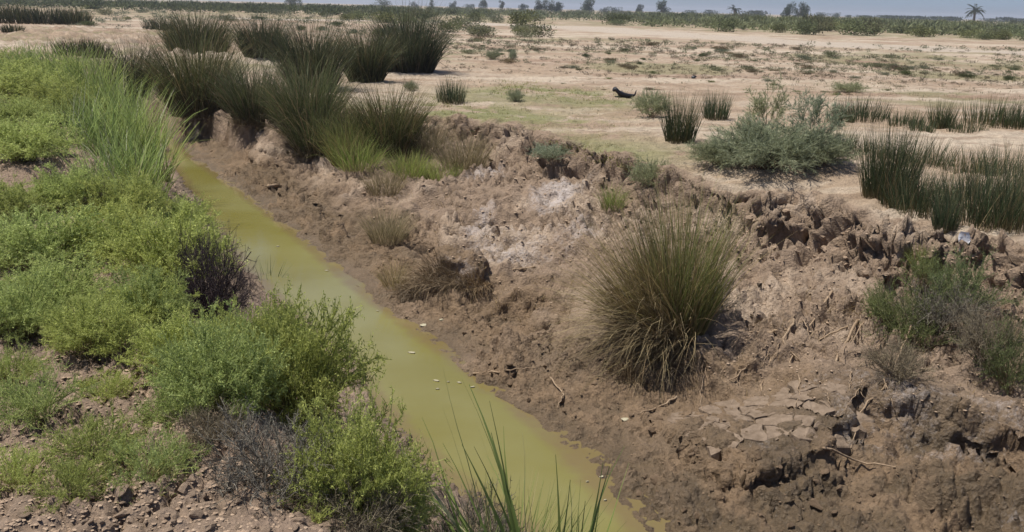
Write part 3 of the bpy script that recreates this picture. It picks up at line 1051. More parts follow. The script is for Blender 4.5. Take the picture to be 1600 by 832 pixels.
# ------------------------------------------------------------------ tall pale grass at the bend
def tuft(name, part, px, py, n, wpx, hpx, label, cat, group=None, width=.006, mat=M_REED, dx=0, **k):
    loc, no = hit(px, py)
    m = pxm(loc)
    root = empty(name, (loc.x, loc.y, loc.z))
    acc = Acc()
    blades(acc, n, max(wpx * m * .5 * k.pop('rootfrac', .45), .02), hpx * m * 1.12, width * max(1, m / .007), **k)
    acc.build(part, mat, root)
    return tag(root, label, cat, group)


GR = dict(c_base=(.21, .22, .08), c_mid=(.23, .30, .08), c_tip=(.34, .40, .13), dead=.08, c_dead=(.48, .46, .30))
for px, py, n, w, h in [(120, 150, 420, 100, 95), (150, 180, 420, 90, 105), (175, 215, 480, 100, 130), (205, 250, 480, 90, 135),
                        (222, 280, 460, 80, 135), (195, 300, 380, 100, 125), (215, 330, 300, 70, 110), (75, 130, 420, 130, 75),
                        (140, 235, 380, 90, 110), (30, 115, 320, 110, 50), (190, 180, 260, 60, 80)]:
    tuft('tall_grass', 'blades', px, py, int(n * .75), w, h, 'tuft of tall pale green grass leaning over the bend of the ditch', 'grass tuft',
         'tall grass along the near bank', lean=.4, bend=.8, K=6, rootfrac=1.1, az0=2.2, azspread=1.9, mat=M_LEAF, width=.0095, **GR)

# ------------------------------------------------------------------ dark rush tussocks
DK = dict(c_base=(.06, .048, .028), c_mid=(.033, .044, .021), c_tip=(.085, .092, .047), dead=.12, c_dead=(.15, .115, .065))
MX = dict(c_base=(.12, .09, .05), c_mid=(.058, .076, .028), c_tip=(.14, .145, .062), dead=.2, c_dead=(.20, .15, .085))
YGT = dict(c_base=(.16, .13, .06), c_mid=(.12, .15, .045), c_tip=(.24, .26, .10), dead=.2, c_dead=(.28, .21, .11))
tus = [
    (310, 82, 900, 130, 62, DK, 'dark rush tussock behind the brown shaggy clump on the bank top'),
    (412, 88, 800, 90, 60, DK, 'dark rush tussock on the bank top between two taller clumps'),
    (210, 150, 700, 95, 85, DK, 'rounded dark rush tussock overhanging the ditch bend'),
    (312, 178, 1100, 125, 125, MX, 'shaggy rush tussock with brown hanging skirt, rooted in pale bank'),
    (398, 190, 800, 90, 100, MX, 'brownish green rush tussock leaning from the bank over mud'),
    (488, 140, 1200, 105, 105, DK, 'tall dark rush tussock at the bank edge, beside the paired clumps'),
    (480, 205, 1000, 120, 110, MX, 'straw flecked rush tussock hanging below the tall dark one'),
    (500, 240, 900, 110, 100, MX, 'greener rush tussock low on the bank above the wet mud'),
    (572, 128, 900, 80, 85, DK, 'dark rush clump on the plain, the shorter of the joined pair'),
    (640, 112, 1400, 115, 90, DK, 'dense dark rush clump on the plain, the wider of the joined pair'),
    (548, 255, 600, 90, 75, YGT, 'yellow green rush spilling down the bank from the greener tussock'),
    (605, 235, 1000, 125, 100, MX, 'loose green rush tussock at the edge of the cracked bank'),
]
for px, py, n, w, h, pk, lab in tus:
    o = tuft('rush_tussock', 'blades', px, py, int(n * 1.9), w * 1.04, h * 1.22, lab, 'tussock', 'dark rush tussocks along the bank', width=.006,
             lean=.36, bend=1.05, K=6, rootfrac=.62, hvar=.7, **pk)
    if pk is MX:
        mm = pxm(o.location)
        sk = Acc()
        blades(sk, n // 2, w * mm * .38, h * mm * .75, .007, lean=.9, bend=1.9, K=6, hvar=.5, az0=math.radians(235), azspread=1.2, c_base=(.10, .075, .045),
               c_mid=(.13, .10, .06), c_tip=(.17, .13, .08), dead=.4, c_dead=(.08, .06, .035))
        sk.build('dead_skirt', M_TWIG, o)
# far dark rush beds, upper left
for px, py, n, w, h in [(30, 36, 420, 90, 30), (75, 37, 420, 80, 30), (115, 38, 380, 60, 28), (15, 30, 300, 70, 26), (120, 85, 300, 80, 30), (150, 90, 260, 60, 30), (20, 50, 200, 40, 14), (250, 48, 260, 60, 22)]:
    tuft('rush_clump', 'blades', px, py, n, w, h, 'low dark rush clump on the clods beyond the ditch bend', 'rush clump', 'dark rushes beyond the bend',
         width=.007, lean=.35, bend=.3, K=4, rootfrac=.8, **DK)

# big tussock on the slope
loc, no = hit(1038, 522)
m = pxm(loc)
root = empty('rush_tussock', loc)
acc = Acc()
blades(acc, 1300, .19, 1.42, .0055, lean=.26, bend=.42, K=7, hvar=.72, c_base=(.24, .175, .08), c_mid=(.115, .145, .042), c_tip=(.27, .25, .10), dead=.2, c_dead=(.33, .25, .12))
acc.V[-1] += np.array([.12, .05, 0])
blades(acc, 900, .24, 1.35, .0055, lean=.7, bend=.75, K=7, hvar=.7, az0=math.radians(190), azspread=.75, c_base=(.22, .16, .08), c_mid=(.19, .17, .065), c_tip=(.35, .285, .13), dead=.4,
       c_dead=(.32, .24, .125))
blades(acc, 130, .2, 1.5, .0055, lean=.5, bend=.7, K=8, hvar=.5, c_base=(.22, .16, .08), c_mid=(.15, .15, .05), c_tip=(.34, .28, .13), dead=.4, c_dead=(.34, .26, .14))
acc.build('blades', M_REED, root)
acc = Acc()
blades(acc, 1900, .26, 1.2, .0055, lean=1.0, bend=1.6, K=7, hvar=.75, az0=math.radians(213), azspread=.8, c_base=(.17, .12, .06), c_mid=(.22, .16, .08), c_tip=(.29, .225, .12), dead=.5, c_dead=(.15, .105, .055))
acc.build('dead_skirt', M_TWIG, root)
tag(root, 'big golden green rush tussock standing alone on the bare bank slope', 'tussock')

# rushes on the right plain
RD = dict(c_base=(.12, .095, .05), c_mid=(.048, .072, .030), c_tip=(.10, .115, .06), dead=.1, c_dead=(.22, .17, .09))
for px, py, n, w, h, lab in [
        (1062, 222, 260, 52, 85, 'upright dark rush clump beside the grey green tamarisk'),
        (1118, 185, 160, 45, 50, 'small dark rush clump behind the left side of the tamarisk'),
        (705, 160, 170, 50, 42, 'small upright rush clump alone on the pale plain'),
        (1385, 305, 420, 85, 125, 'tall dark rush clump at the sandy bank top'),
        (1476, 358, 160, 38, 70, 'narrow rush clump at the very edge of the sandy bank')]:
    tuft('rush_clump', 'blades', px, py, int(n * 2.2), w, h, lab, 'rush clump', 'rushes on the right plain', width=.0048, lean=.2, bend=.25, K=4, rootfrac=.85, hvar=.6, **RD)
for px, py, n, w, h in [(1345, 185, 200, 80, 42), (1315, 190, 120, 50, 30), (1415, 195, 140, 55, 30), (1470, 200, 150, 34, 52), (1552, 195, 240, 90, 50),
                        (1600, 200, 160, 60, 45), (1510, 205, 130, 60, 25), (1440, 205, 90, 40, 26)]:
    tuft('rush_clump', 'blades', px, py, int(n * 2.2), w, h, 'short dark rush clump in the row behind the main rush bed', 'rush clump', 'back row of rushes',
         width=.005, lean=.2, bend=.25, K=4, rootfrac=1.0, hvar=.65, **RD)
for px, py, n, w, h in [(1440, 330, 300, 80, 80), (1530, 345, 420, 110, 100), (1590, 350, 420, 110, 105), (1430, 255, 220, 100, 55), (1510, 270, 200, 90, 50),
                        (1580, 275, 240, 100, 60), (1355, 240, 140, 60, 40), (1410, 320, 220, 60, 70), (1560, 310, 260, 90, 80), (1490, 310, 160, 60, 50), (1640, 330, 260, 100, 90), (1315, 235, 100, 34, 50)]:
    tuft('rush_clump', 'blades', px, py, int(n * 1.7), w, h, 'rush clump in the broad dark bed on the sandy bank top', 'rush clump', 'broad rush bed on the bank top',
         width=.0055, lean=.28, bend=.35, K=4, rootfrac=1.1, hvar=.7, **{**RD, 'dead': .2})

# grasses in the bank notches
YG = dict(c_base=(.22, .21, .08), c_mid=(.24, .30, .07), c_tip=(.34, .38, .12), dead=.2, c_dead=(.34, .27, .14))
BG = dict(c_base=(.22, .17, .1), c_mid=(.19, .16, .08), c_tip=(.28, .23, .13), dead=.5, c_dead=(.33, .26, .15))
for px, py, n, w, h, pk, lab in [
        (640, 275, 420, 90, 50, YG, 'bright yellow green grass in the bank notch'),
        (690, 278, 300, 80, 36, YG, 'short bright grass at the foot of the notch wall'),
        (725, 262, 380, 90, 70, BG, 'brownish grass filling the notch in the bank'),
        (670, 235, 320, 80, 60, BG, 'dry grass beside the loose green tussock'),
        (560, 262, 320, 90, 60, YG, 'yellow green grass below the greener rush tussock'),
        (605, 375, 330, 70, 70, BG, 'dry grass tuft hanging on the slumped bank'),
        (600, 300, 260, 70, 50, BG, 'thin dry grass above the drying mud slope'),
        (955, 325, 160, 44, 50, YG, 'small green grass tuft on the salt streaked bank wall'),
        (1440, 408, 160, 50, 40, YG, 'green grass tuft just below the sandy rim'),
        (1550, 540, 240, 90, 60, BG, 'dry grass on the slope among small green bushes'),
        (620, 445, 200, 60, 50, BG, 'dry grass beside the slumped root mat')]:
    tuft('grass_tuft', 'blades', px, py, int(n * 1.6), w, h, lab, 'grass tuft', None, width=.004, lean=.45, bend=.7, K=4, rootfrac=.7, mat=M_LEAF, **pk)

# matted root sod hanging from the slump
def mat_sod(px, py, n, wm, ln, az, label, col=(.23, .17, .11)):
    loc, no = hit(px, py)
    root = empty('root_mat', loc)
    acc = Acc()
    blades(acc, n, wm, ln, .0045, lean=1.3, bend=1.1, K=6, az0=az, azspread=.7, c_base=(.2, .15, .1), c_mid=col, c_tip=(.29, .23, .16), dead=.4,
           c_dead=(.15, .105, .065), core=.6)
    acc.build('fibres', M_TWIG, root)
    tag(root, label, 'root mat')


mat_sod(690, 430, 700, .26, .42, math.radians(230), 'matted dry roots spilling from the salt topped slump')
mat_sod(650, 455, 350, .16, .38, math.radians(225), 'straw coloured roots trailing to the wet mud below the slump')
mat_sod(740, 440, 380, .18, .3, math.radians(250), 'brown root fringe over the dark hollow in the bank')
mat_sod(985, 585, 420, .16, .4, math.radians(240), 'brown dead blades trailing under the big golden tussock')
mat_sod(1040, 560, 420, .2, .36, math.radians(265), 'fibrous dead roots at the foot of the big golden tussock')

# ------------------------------------------------------------------ tamarisk and shrubs of the plain
TA1, TA2 = (.185, .210, .130), (.350, .375, .260)
def tamarisk():
    root = empty('tamarisk_shrub')
    st, fo = twig_bush(.75, .62, 150, 14, 16, 0, TA1, TA2, stemc=(.14, .085, .06), thl=.05, brl=.3, acute=True, thw=.0055)
    st.build('stems', M_TWIG, root)
    fo.build('foliage', M_LEAF, root)
    return root


tam = tamarisk()
sm = bush_proto('shrub', .5, .42, 60, 11, 12, 0, TA1, TA2, stemc=(.16, .11, .08), thl=.05, acute=True, thw=.007, brl=.4)
loc, no = hit(1200, 262)
use(tam, loc, .4, (.95, .95, .8), 'large feathery grey green tamarisk spreading at the bank top', 'shrub')
def airy(px, py, hpx, label):
    loc, no = hit(px, py)
    m = pxm(loc)
    root = empty('tamarisk_shrub', loc)
    st, fo = twig_bush(.36, hpx * m, 26, 12, 16, 0, TA1, TA2, stemc=(.12, .075, .055), thl=.05, brl=.45, acute=True, thw=.0055, hollow=.35)
    st.build('stems', M_TWIG, root)
    fo.build('foliage', M_LEAF, root)
    tag(root, label, 'shrub')


airy(1268, 245, 125, 'tall open tamarisk sprig rising from the spreading shrub')
airy(1195, 215, 85, 'thin bare stemmed tamarisk sprig behind the spreading shrub')
use(tam, hit(1125, 255)[0], 2.2, (.62, .62, .42), 'low tamarisk branchlets at the sandy edge beside the upright rushes', 'shrub')
use(tam, hit(1275, 255)[0], 4.2, (.6, .6, .5), 'low tamarisk growth between spreading shrub and rush bed', 'shrub')
for px, py, w, h, lab in [
        (1018, 182, 62, 42, 'rounded grey shrub next to the upright rushes'),
        (1015, 290, 70, 45, 'green bush growing in the cleft of the bank rim'),
        (642, 142, 26, 16, 'tiny green shrub on the plain before the wide rush clump'),
        (805, 160, 30, 22, 'tiny dark shrub on the plain near green turf'),
        (770, 93, 26, 15, 'small round dark shrub alone on pale ground'),
        (801, 94, 14, 17, 'small upright dark shrub next to the round one'),
        (860, 248, 70, 26, 'flat olive cushion plant on the bank rim'),
        (1325, 145, 60, 18, 'low bright green cushion plant on the far sandy flat')]:
    place_bush(sm, px, py, w, h, lab, 'shrub', None, baseH=.42)

bk = bush_proto('bank_bush', .5, .42, 60, 11, 8, 5, (.12, .145, .06), (.25, .28, .12), stemc=(.2, .15, .1), brl=.36, thl=.03)
for px, py, w, h, lab in [(1425, 545, 150, 105, 'straggly green bush hanging on the bank slope'), (1505, 490, 130, 95, 'straggly bush on the bank below the rush bed'),
                          (1575, 605, 120, 110, 'straggly green bush low on the bank above the salt crust'), (1450, 440, 80, 50, 'small pale bush just under the sandy bank rim'),
                          (1380, 500, 80, 60, 'thin green bush among the roots on the slope')]:
    place_bush(bk, px, py, w, h, lab, 'bush', None, baseH=.42)
for px, py, w, h, lab in [(1470, 520, 150, 80, 'dry twigs between the straggly bushes of the bank'), (1540, 560, 130, 80, 'dry twigs behind the bush above the salt crust'),
                          (1400, 590, 110, 60, 'dry twigs trailing under the hanging bush'), (1100, 500, 110, 80, 'dead shadowed twigs right beside the big golden tussock')]:
    place_bush(dry_b, px, py, w, h, lab, 'dry bush', None, baseH=.34)

# ------------------------------------------------------------------ scattered far shrubs
FG = [((.060, .072, .038), (.12, .14, .07)), ((.10, .108, .07), (.19, .20, .13)), ((.10, .08, .055), (.18, .145, .095)), ((.115, .130, .060), (.215, .235, .115))]
far_p = []
for g in FG:
    root = empty('desert_shrub')
    leafy_mound(.6, .5, 900, g[0], g[1], .085, .032, 7).build('foliage', M_LEAF, root)
    far_p.append(root)
G_FAR = 'scattered shrubs on the plain'
KIND = ['dark green low shrub scattered on the bare plain', 'grey green low shrub scattered on the bare plain', 'dry brown low shrub scattered on the bare plain',
        'fresh green low shrub scattered on the bare plain']


def clump(loc):
    q = fbm(np.array([loc.x * .09]), np.array([loc.y * .13]), oct=3, seed=120)[0]
    return rng.random() < .25 + 2.2 * max(q + .12, 0)


def scatter(n, x0, x1, ylo, yhi, wpx, kinds, labels, group, hr=.6, power=1.0):
    """shrubs spread over the ground seen between two photograph lines"""
    for _ in range(n):
        px = rng.uniform(x0, x1)
        f = rng.random() ** power
        py = (ylo(px) * (1 - f) + yhi(px) * f)
        loc, no = hit(px, py)
        if not clump(loc): continue
        m = pxm(loc)
        w = rng.uniform(*wpx) * m / 1.2
        k = int(rng.choice(kinds))
        w = min(w, 3.5)
        use(far_p[k], (loc.x, loc.y, loc.z - .03), rng.uniform(0, 6.28), (w, w, w * hr * rng.uniform(.7, 1.4)), labels[k], 'shrub', group)


hz = lambda x: 12 + (x - 800) * .025
scatter(140, 700, 1600, lambda x: hz(x) + 52, lambda x: hz(x) + 95, (10, 34), [0, 1, 2, 1, 2], KIND, G_FAR, .6, .8)
scatter(60, 880, 1600, lambda x: hz(x) + 80, lambda x: hz(x) + 125, (6, 24), [1, 2, 3, 2], KIND, G_FAR, .5)
scatter(50, 690, 1000, lambda x: hz(x) + 95, lambda x: hz(x) + 200, (6, 16), [1, 3, 2, 3], KIND, G_FAR, .4)
scatter(26, 560, 860, lambda x: hz(x) + 22, lambda x: hz(x) + 50, (35, 70), [1, 1, 3], KIND, G_FAR, .7)
scatter(40, 130, 560, lambda x: hz(x) + 18, lambda x: hz(x) + 55, (14, 36), [0, 1, 3], KIND, G_FAR, .6)
BELT = ['dark green shrub in the belt beyond the pale track', 'grey green shrub in the belt beyond the pale track', 'brownish shrub in the belt beyond the pale track',
        'fresh green shrub in the belt beyond the pale track']
scatter(100, 1130, 1640, lambda x: hz(x) + 10, lambda x: hz(x) + 33, (40, 70), [3, 3, 3, 1], BELT, 'green shrub belt beyond the track', .8)
scatter(64, 660, 1180, lambda x: hz(x) + 6, lambda x: hz(x) + 24, (30, 55), [0, 0, 1, 3], BELT, 'green shrub belt beyond the track', .7)
scatter(40, 0, 660, lambda x: hz(x) + 8, lambda x: hz(x) + 16, (30, 60), [0, 0, 2], ['dark low shrub in the band under the horizon', '', 'brown low shrub in the band under the horizon', ''],
        'dark shrub band under the horizon', .5)

def scrub(name, n, x0, x1, ylo, yhi, wpx, g, label):
    """scrub too far away to count: one object"""
    acc = Acc()
    for _ in range(n):
        px = rng.uniform(x0, x1)
        f = rng.random()
        loc, no = hit(px, ylo(px) * (1 - f) + yhi(px) * f)
        if name == 'low_scrub' and not clump(loc): continue
        w = min(rng.uniform(*wpx) * pxm(loc), 4.0)
        sub = leafy_mound(w * .5, w * .3, 50 if name == 'low_scrub' else 80, g[0], g[1], w * .13, w * .055, 5)
        for v_, f_, c_ in zip(sub.V, sub.F, sub.Cc):
            acc.add(v_ + np.array(loc), f_, c_)
    tag(acc.build(name, M_LEAF), label, None, None, 'stuff')


scrub('far_scrub', 420, 1000, 1700, lambda x: hz(x) + 7, lambda x: hz(x) + 26, (30, 60), ((.15, .165, .085), (.27, .285, .15)), 'mass of green scrub filling the belt under the horizon')
scrub('far_scrub', 260, 560, 1100, lambda x: hz(x) + 6, lambda x: hz(x) + 18, (24, 50), ((.09, .10, .06), (.17, .185, .11)), 'dark scrub in the distance')
scrub('far_scrub', 380, -50, 640, lambda x: hz(x) + 8, lambda x: hz(x) + 19, (30, 60), FG[0], 'dark scrub band under the horizon over the rushes')
scrub('low_scrub', 1300, 690, 1640, lambda x: hz(x) + 48, lambda x: hz(x) + 105, (5, 16), FG[2], 'low brown scrub dotted over the middle of the plain')
scrub('low_scrub', 1000, 690, 1640, lambda x: hz(x) + 46, lambda x: hz(x) + 90, (6, 20), FG[1], 'low grey green scrub dotted over the middle of the plain')
scrub('low_scrub', 500, 100, 700, lambda x: hz(x) + 20, lambda x: hz(x) + 50, (8, 22), FG[1], 'low grey green scrub behind the rush tussocks')

# ------------------------------------------------------------------ trees on the horizon
def round_tree(x, y, hgt, wid, label, cols=((.03, .045, .028), (.065, .09, .05)), group=None):
    root = empty('tree', (x, y, zat(x, y) - .1))
    tr = Acc()
    tube(tr, [(0, 0, -.2), (.05 * wid * .2, 0, hgt * .2), (0, .05, hgt * .5), (.03, 0, hgt * .75)], hgt * .035, hgt * .015, (1, 1, 1), 7)
    for k in range(5):
        aa = k * 1.256 + rng.uniform(-.3, .3)
        z0 = hgt * rng.uniform(.22, .42)
        tube(tr, [(0, 0, z0), (math.cos(aa) * wid * .18, math.sin(aa) * wid * .18, z0 + hgt * .15), (math.cos(aa) * wid * .36, math.sin(aa) * wid * .36, z0 + hgt * .28)],
             hgt * .018, hgt * .006, (1, 1, 1), 5)
    tr.build('trunk', M_BARK, root)
    cr = Acc()
    lobes = 13
    cs = np.stack([rng.normal(0, wid * .22, lobes), rng.normal(0, wid * .22, lobes), hgt * rng.uniform(.14, .84, lobes)], -1)
    rs = rng.uniform(.16, .27, lobes) * wid
    n = 2200 if group is None else 900
    i = rng.integers(0, lobes, n)
    d = nrm(rng.normal(size=(n, 3)))
    Pn = cs[i] + d * (rs[i] * rng.random(n) ** .4)[:, None]
    Pn[:, 2] = np.clip(Pn[:, 2], hgt * .04, hgt)
    leaves(cr, Pn, nrm(d + rng.normal(size=(n, 3)) * .8), .085 * wid * rng.uniform(.6, 1.3, n), .04 * wid * rng.uniform(.6, 1.3, n), pal(n, *cols))
    cr.build('crown', M_LEAF, root)
    return tag(root, label, 'tree', group)


def at_px(px, dist_y):
    r = ray(px, hz(px) + 3)
    t = dist_y / r[1]
    return r[0] * t, dist_y


def px_tree(px, wpx, top, D, label, group=None, **k):
    """horizon tree: usual distance D, base on the ground there, size from its outline"""
    x, y = at_px(px, D)
    m = D / math.cos(PITCH) / FPX
    hgt = (hz(px) - top) * m + CAM_H
    round_tree(x, y, max(hgt, 1.2), wpx * m, label, group=group, **k)


px_tree(918, 24, 1, 330, 'round dark tree standing alone on the horizon')
px_tree(843, 18, 0, 340, 'dark tree in the row of three, tallest crown')
px_tree(858, 16, 1, 350, 'dark tree in the middle of the row of three')
px_tree(872, 18, 5, 345, 'dark lower tree at the end of the row of three')
px_tree(816, 12, 7, 380, 'small dark tree beside the row of three on the horizon')
px_tree(1000, 12, 7, 360, 'small narrow dark tree between lone round tree and cone shaped tree')
px_tree(1034, 20, 4, 330, 'cone shaped dark tree on the horizon')
px_tree(1230, 18, 8, 280, 'dark bushy tree, thinner of the horizon pair beside green belt')
px_tree(1250, 24, 7, 280, 'dark dense tree, wider of the horizon pair beside green belt')
px_tree(785, 10, 0, 420, 'slim dark tree on the horizon above the grey shrubs')
px_tree(755, 14, 2, 430, 'low dark tree on the horizon above the grey shrubs')
px_tree(708, 12, 3, 430, 'small dark tree on the horizon above the wide rush clump')
px_tree(674, 8, 0, 430, 'slender dark tree on the horizon over the wide rush clump')
px_tree(460, 18, -6, 400, 'dark tree reaching above the picture over the dark rushes')
for px, w, t in [(1285, 14, 20), (1302, 12, 20), (1325, 10, 24), (1350, 16, 25), (1363, 8, 26), (1385, 22, 26), (1420, 30, 28), (1460, 30, 29), (1545, 16, 31), (1570, 24, 30), (1590, 20, 31),
                 (945, 12, 13), (962, 14, 12), (1080, 14, 17), (1110, 16, 17), (645, 10, 4), (735, 12, 8), (600, 16, 2), (1180, 30, 19), (1490, 30, 30), (1400, 24, 27), (1440, 20, 28)]:
    px_tree(px, w * 1.3, t, 520, 'small hazy dark tree in the distant line on the horizon', 'distant tree line')


def palm(px, top, D, frl, nf, label):
    x, y = at_px(px, D)
    m = D / math.cos(PITCH) / FPX
    hgt = (hz(px) - top) * m + CAM_H
    root = empty('palm_tree', (x, y, zat(x, y) - .1))
    tr = Acc()
    th = hgt * .55
    tube(tr, [(0, 0, -.2), (.1, 0, th * .4), (.05, .05, th * .8), (0, 0, th)], .42, .32, (1, 1, 1), 8)
    tr.build('trunk', M_BARK, root)
    for k in range(nf):
        a_ = k * 2.399 + rng.uniform(-.2, .2)
        up = rng.uniform(-.35, 1.25)
        L = frl * rng.uniform(.8, 1.1)
        s = np.linspace(0, 1, 8)
        el = up - s * 1.0
        dr, dz = np.cumsum(np.cos(el)) * L / 8, np.cumsum(np.sin(el)) * L / 8
        ax = np.stack([np.r_[0, dr] * math.cos(a_), np.r_[0, dr] * math.sin(a_), th + np.r_[0, dz]], -1)
        ac = Acc()
        tube(ac, ax, .05, .015, (.10, .10, .05), 4)
        j = np.repeat(np.arange(1, 9), 10)
        f = rng.random(len(j))[:, None]
        Q = ax[j - 1] * (1 - f) + ax[j] * f
        td = nrm(ax[j] - ax[j - 1])
        sd = nrm(np.cross(td, [0, 0, 1.0])) * np.where(rng.random(len(j)) < .5, 1, -1)[:, None]
        leaves(ac, Q, nrm(sd * .8 + td * .7 + np.array([0, 0, -.15])), .75 * rng.uniform(.7, 1.1, len(j)), np.full(len(j), .12), pal(len(j), (.035, .05, .03), (.07, .09, .05)))
        ac.build('frond', M_LEAF, root)
    tag(root, label, 'palm tree')


palm(1521, 4, 300, 3.6, 30, 'date palm with spreading fronds on the horizon')
palm(1147, 10, 330, 2.6, 18, 'small ragged palm on the horizon beyond the green belt')

# ------------------------------------------------------------------ foreground sedge over the water
def sedge(px, py, n, ln, az, sp, label, lean=.3, bend=.5):
    loc, no = hit(px, py)
    root = empty('sedge', loc)
    for k in range(n):
        ac = Acc()
        blades(ac, 1, .05, ln * rng.uniform(.75, 1.05), .011, lean=lean, bend=bend, K=9, hvar=.1, az0=az, azspread=sp,
               c_base=(.11, .16, .045), c_mid=(.115, .175, .05), c_tip=(.17, .21, .07), dead=.06, c_dead=(.34, .30, .15))
        ac.build('blade', M_LEAF, root)
    tag(root, label, 'sedge')


def sedge_at(x, y, n, ln, az, sp, label, lean=.3, bend=.5, wd=.018):
    root = empty('sedge', (x, y, zat(x, y)))
    for k in range(n):
        ac = Acc()
        blades(ac, 1, .05, ln * rng.uniform(.7, 1.05), wd, lean=lean, bend=bend, K=9, hvar=.1, az0=az, azspread=sp,
               c_base=(.13, .18, .05), c_mid=(.14, .20, .06), c_tip=(.20, .24, .08), dead=.08, c_dead=(.42, .40, .22))
        ac.build('blade', M_LEAF, root)
    return tag(root, label, 'sedge')


sedge_at(.24, 2.6, 18, .95, math.radians(80), .8, 'upright green sedge blades rising in front of the wet mud', .15, .3)
sedge_at(.12, 2.6, 18, 1.0, math.radians(130), .7, 'arching green sedge blades growing with the upright ones', .45, .5)
sedge_at(.02, 2.58, 16, 1.15, math.radians(150), .45, 'long leaning sedge blades reaching across the thorny bush', .95, .35, .017)
root = empty('sedge', (.02, 2.75, zat(.02, 2.75)))
ac = Acc()
blades(ac, 420, .20, .62, .006, lean=.4, bend=.5, K=4, c_base=(.15, .19, .06), c_mid=(.16, .22, .07), c_tip=(.22, .27, .10), dead=.12, c_dead=(.4, .34, .2))
ac.build('blades', M_LEAF, root)
tag(root, 'short dense green sedge tuft at the foot of the long blades', 'sedge')
x, y = -.12, 2.85
use(dry_b, (x, y, zat(x, y)), 1.0, (.5, .5, 1.1), 'dry brown seed stalks beside the sedge blades', 'dry plant')
o = tuft('sedge', 'blades', 420, 450, 14, 50, 60, 'few thin sedge blades standing in the water beside the dead bush', 'sedge', None, width=.008, lean=.35, bend=.4, K=4, mat=M_LEAF,
     c_base=(.07, .10, .03), c_mid=(.07, .11, .03), c_tip=(.1, .14, .05), dead=0)
# ------------------------------------------------------------------ clods, crumbs, sticks and litter
def clod_mesh(name, r, mat, seed):
    import bmesh
    bm = bmesh.new()
    bmesh.ops.create_icosphere(bm, subdivisions=2, radius=1)
    rg = np.random.default_rng(seed)
    ph = rg.uniform(0, 6, 6)
    cut = [(nrm(rg.normal(size=3)), rg.uniform(.35, .75)) for _ in range(11)]
    for v in bm.verts:
        c = np.array(v.co)
        for d, k in cut:
            e_ = c @ d - k
            if e_ > 0: c = c - d * e_ * .9
        c = c + rg.normal(0, .045, 3)
        c *= 1 + .1 * math.sin(3.1 * c[0] + ph[0]) * math.sin(4.3 * c[1] + ph[1]) + .07 * math.sin(7 * c[2] + ph[2] + 3 * c[0])
        v.co = Vector(c) * r
        v.co.z *= .72
    me = bpy.data.meshes.new(name)
    bm.to_mesh(me)
    bm.free()
    me.materials.append(mat)
    return me


clods = [clod_mesh('soil_clod', 1.0, M_CLOD, s) for s in range(5)]
mclods = [clod_mesh('mud_clod', 1.0, M_MUDCLOD, s + 20) for s in range(4)]


def in_poly(x, y, poly):
    r = False
    for i in range(len(poly)):
        (x1, y1), (x2, y2) = poly[i], poly[i - 1]
        if (y1 > y) != (y2 > y) and x < (x2 - x1) * (y - y1) / (y2 - y1) + x1: r = not r
    return r


def rnd_in(poly):
    xs, ys = [p[0] for p in poly], [p[1] for p in poly]
    while True:
        x, y = rng.uniform(min(xs), max(xs)), rng.uniform(min(ys), max(ys))
        if in_poly(x, y, poly): return x, y


def clod_field(n, poly, rpx, meshes, name, label, cat, group):
    for _ in range(n):
        px, py = rnd_in(poly)
        loc, no = hit(px, py)
        m = pxm(loc)
        if loc.z < WATER + .02: continue
        r = rpx[0] * (rpx[1] / rpx[0]) ** (rng.random() ** 1.6) * m
        o = link(name, meshes[int(rng.integers(len(meshes)))])
        o.location = (loc.x, loc.y, loc.z + r * .15)
        o.rotation_euler = (rng.uniform(-.5, .5), rng.uniform(-.5, .5), rng.uniform(0, 6.28))
        o.scale = (r * rng.uniform(.8, 1.4), r * rng.uniform(.8, 1.2), r * rng.uniform(.7, 1.1))
        tag(o, label, cat, group)


clod_field(130, [(60, 800), (300, 730), (440, 770), (520, 832), (420, 900), (0, 900), (0, 800)], (5, 14), clods, 'soil_clod', 'dry brown soil clod in the bare corner of the near bank', 'clod', 'clods in the bare corner')
clod_field(60, [(120, 540), (230, 560), (260, 620), (200, 650), (110, 600)], (3, 9), clods, 'soil_clod', 'dry brown soil clod in the bare patch between thorny bushes', 'clod', 'clods between the bushes')
clod_field(40, [(1150, 310), (1340, 345), (1600, 400), (1600, 470), (1350, 440), (1160, 400)], (4, 12), clods, 'soil_clod', 'crumbled earth clod on the face under the sandy rim', 'clod', 'clods under the sandy rim')
clod_field(70, [(640, 520), (760, 520), (900, 580), (1150, 660), (1500, 790), (1500, 832), (1060, 832), (900, 690)], (4, 12), mclods, 'mud_clod', 'lump of brown mud on the trampled wet bank', 'mud lump', 'mud lumps on the wet bank')


def crumbs(name, n, poly, rpx, mat, label):
    """loose crumbs too many to count: one object"""
    base = np.array([(0, 0, 1), (.9, 0, .25), (.28, .85, .2), (-.73, .53, .3), (-.73, -.53, .2), (.28, -.85, .3), (0, 0, -.4)], float)
    Fb = np.array([(0, 1, 2), (0, 2, 3), (0, 3, 4), (0, 4, 5), (0, 5, 1), (6, 2, 1), (6, 3, 2), (6, 4, 3), (6, 5, 4), (6, 1, 5)])
    V, F = [], []
    k = 0
    for _ in range(n):
        px, py = rnd_in(poly)
        loc, no = hit(px, py)
        if loc.z < WATER + .015: continue
        r = rng.uniform(*rpx) * pxm(loc)
        an = rng.uniform(0, 6.28)
        c, s = math.cos(an), math.sin(an)
        b = base * (1 + rng.uniform(-.35, .35, (7, 1)))
        b = np.stack([b[:, 0] * c - b[:, 1] * s, b[:, 0] * s + b[:, 1] * c, b[:, 2] * rng.uniform(.35, .6)], -1) * r
        V.append(b + np.array(loc))
        F.append(Fb + 7 * k)
        k += 1
    o = link(name, mesh_np(name, np.concatenate(V), np.concatenate(F), None, mat))
    tag(o, label, None, None, 'stuff')


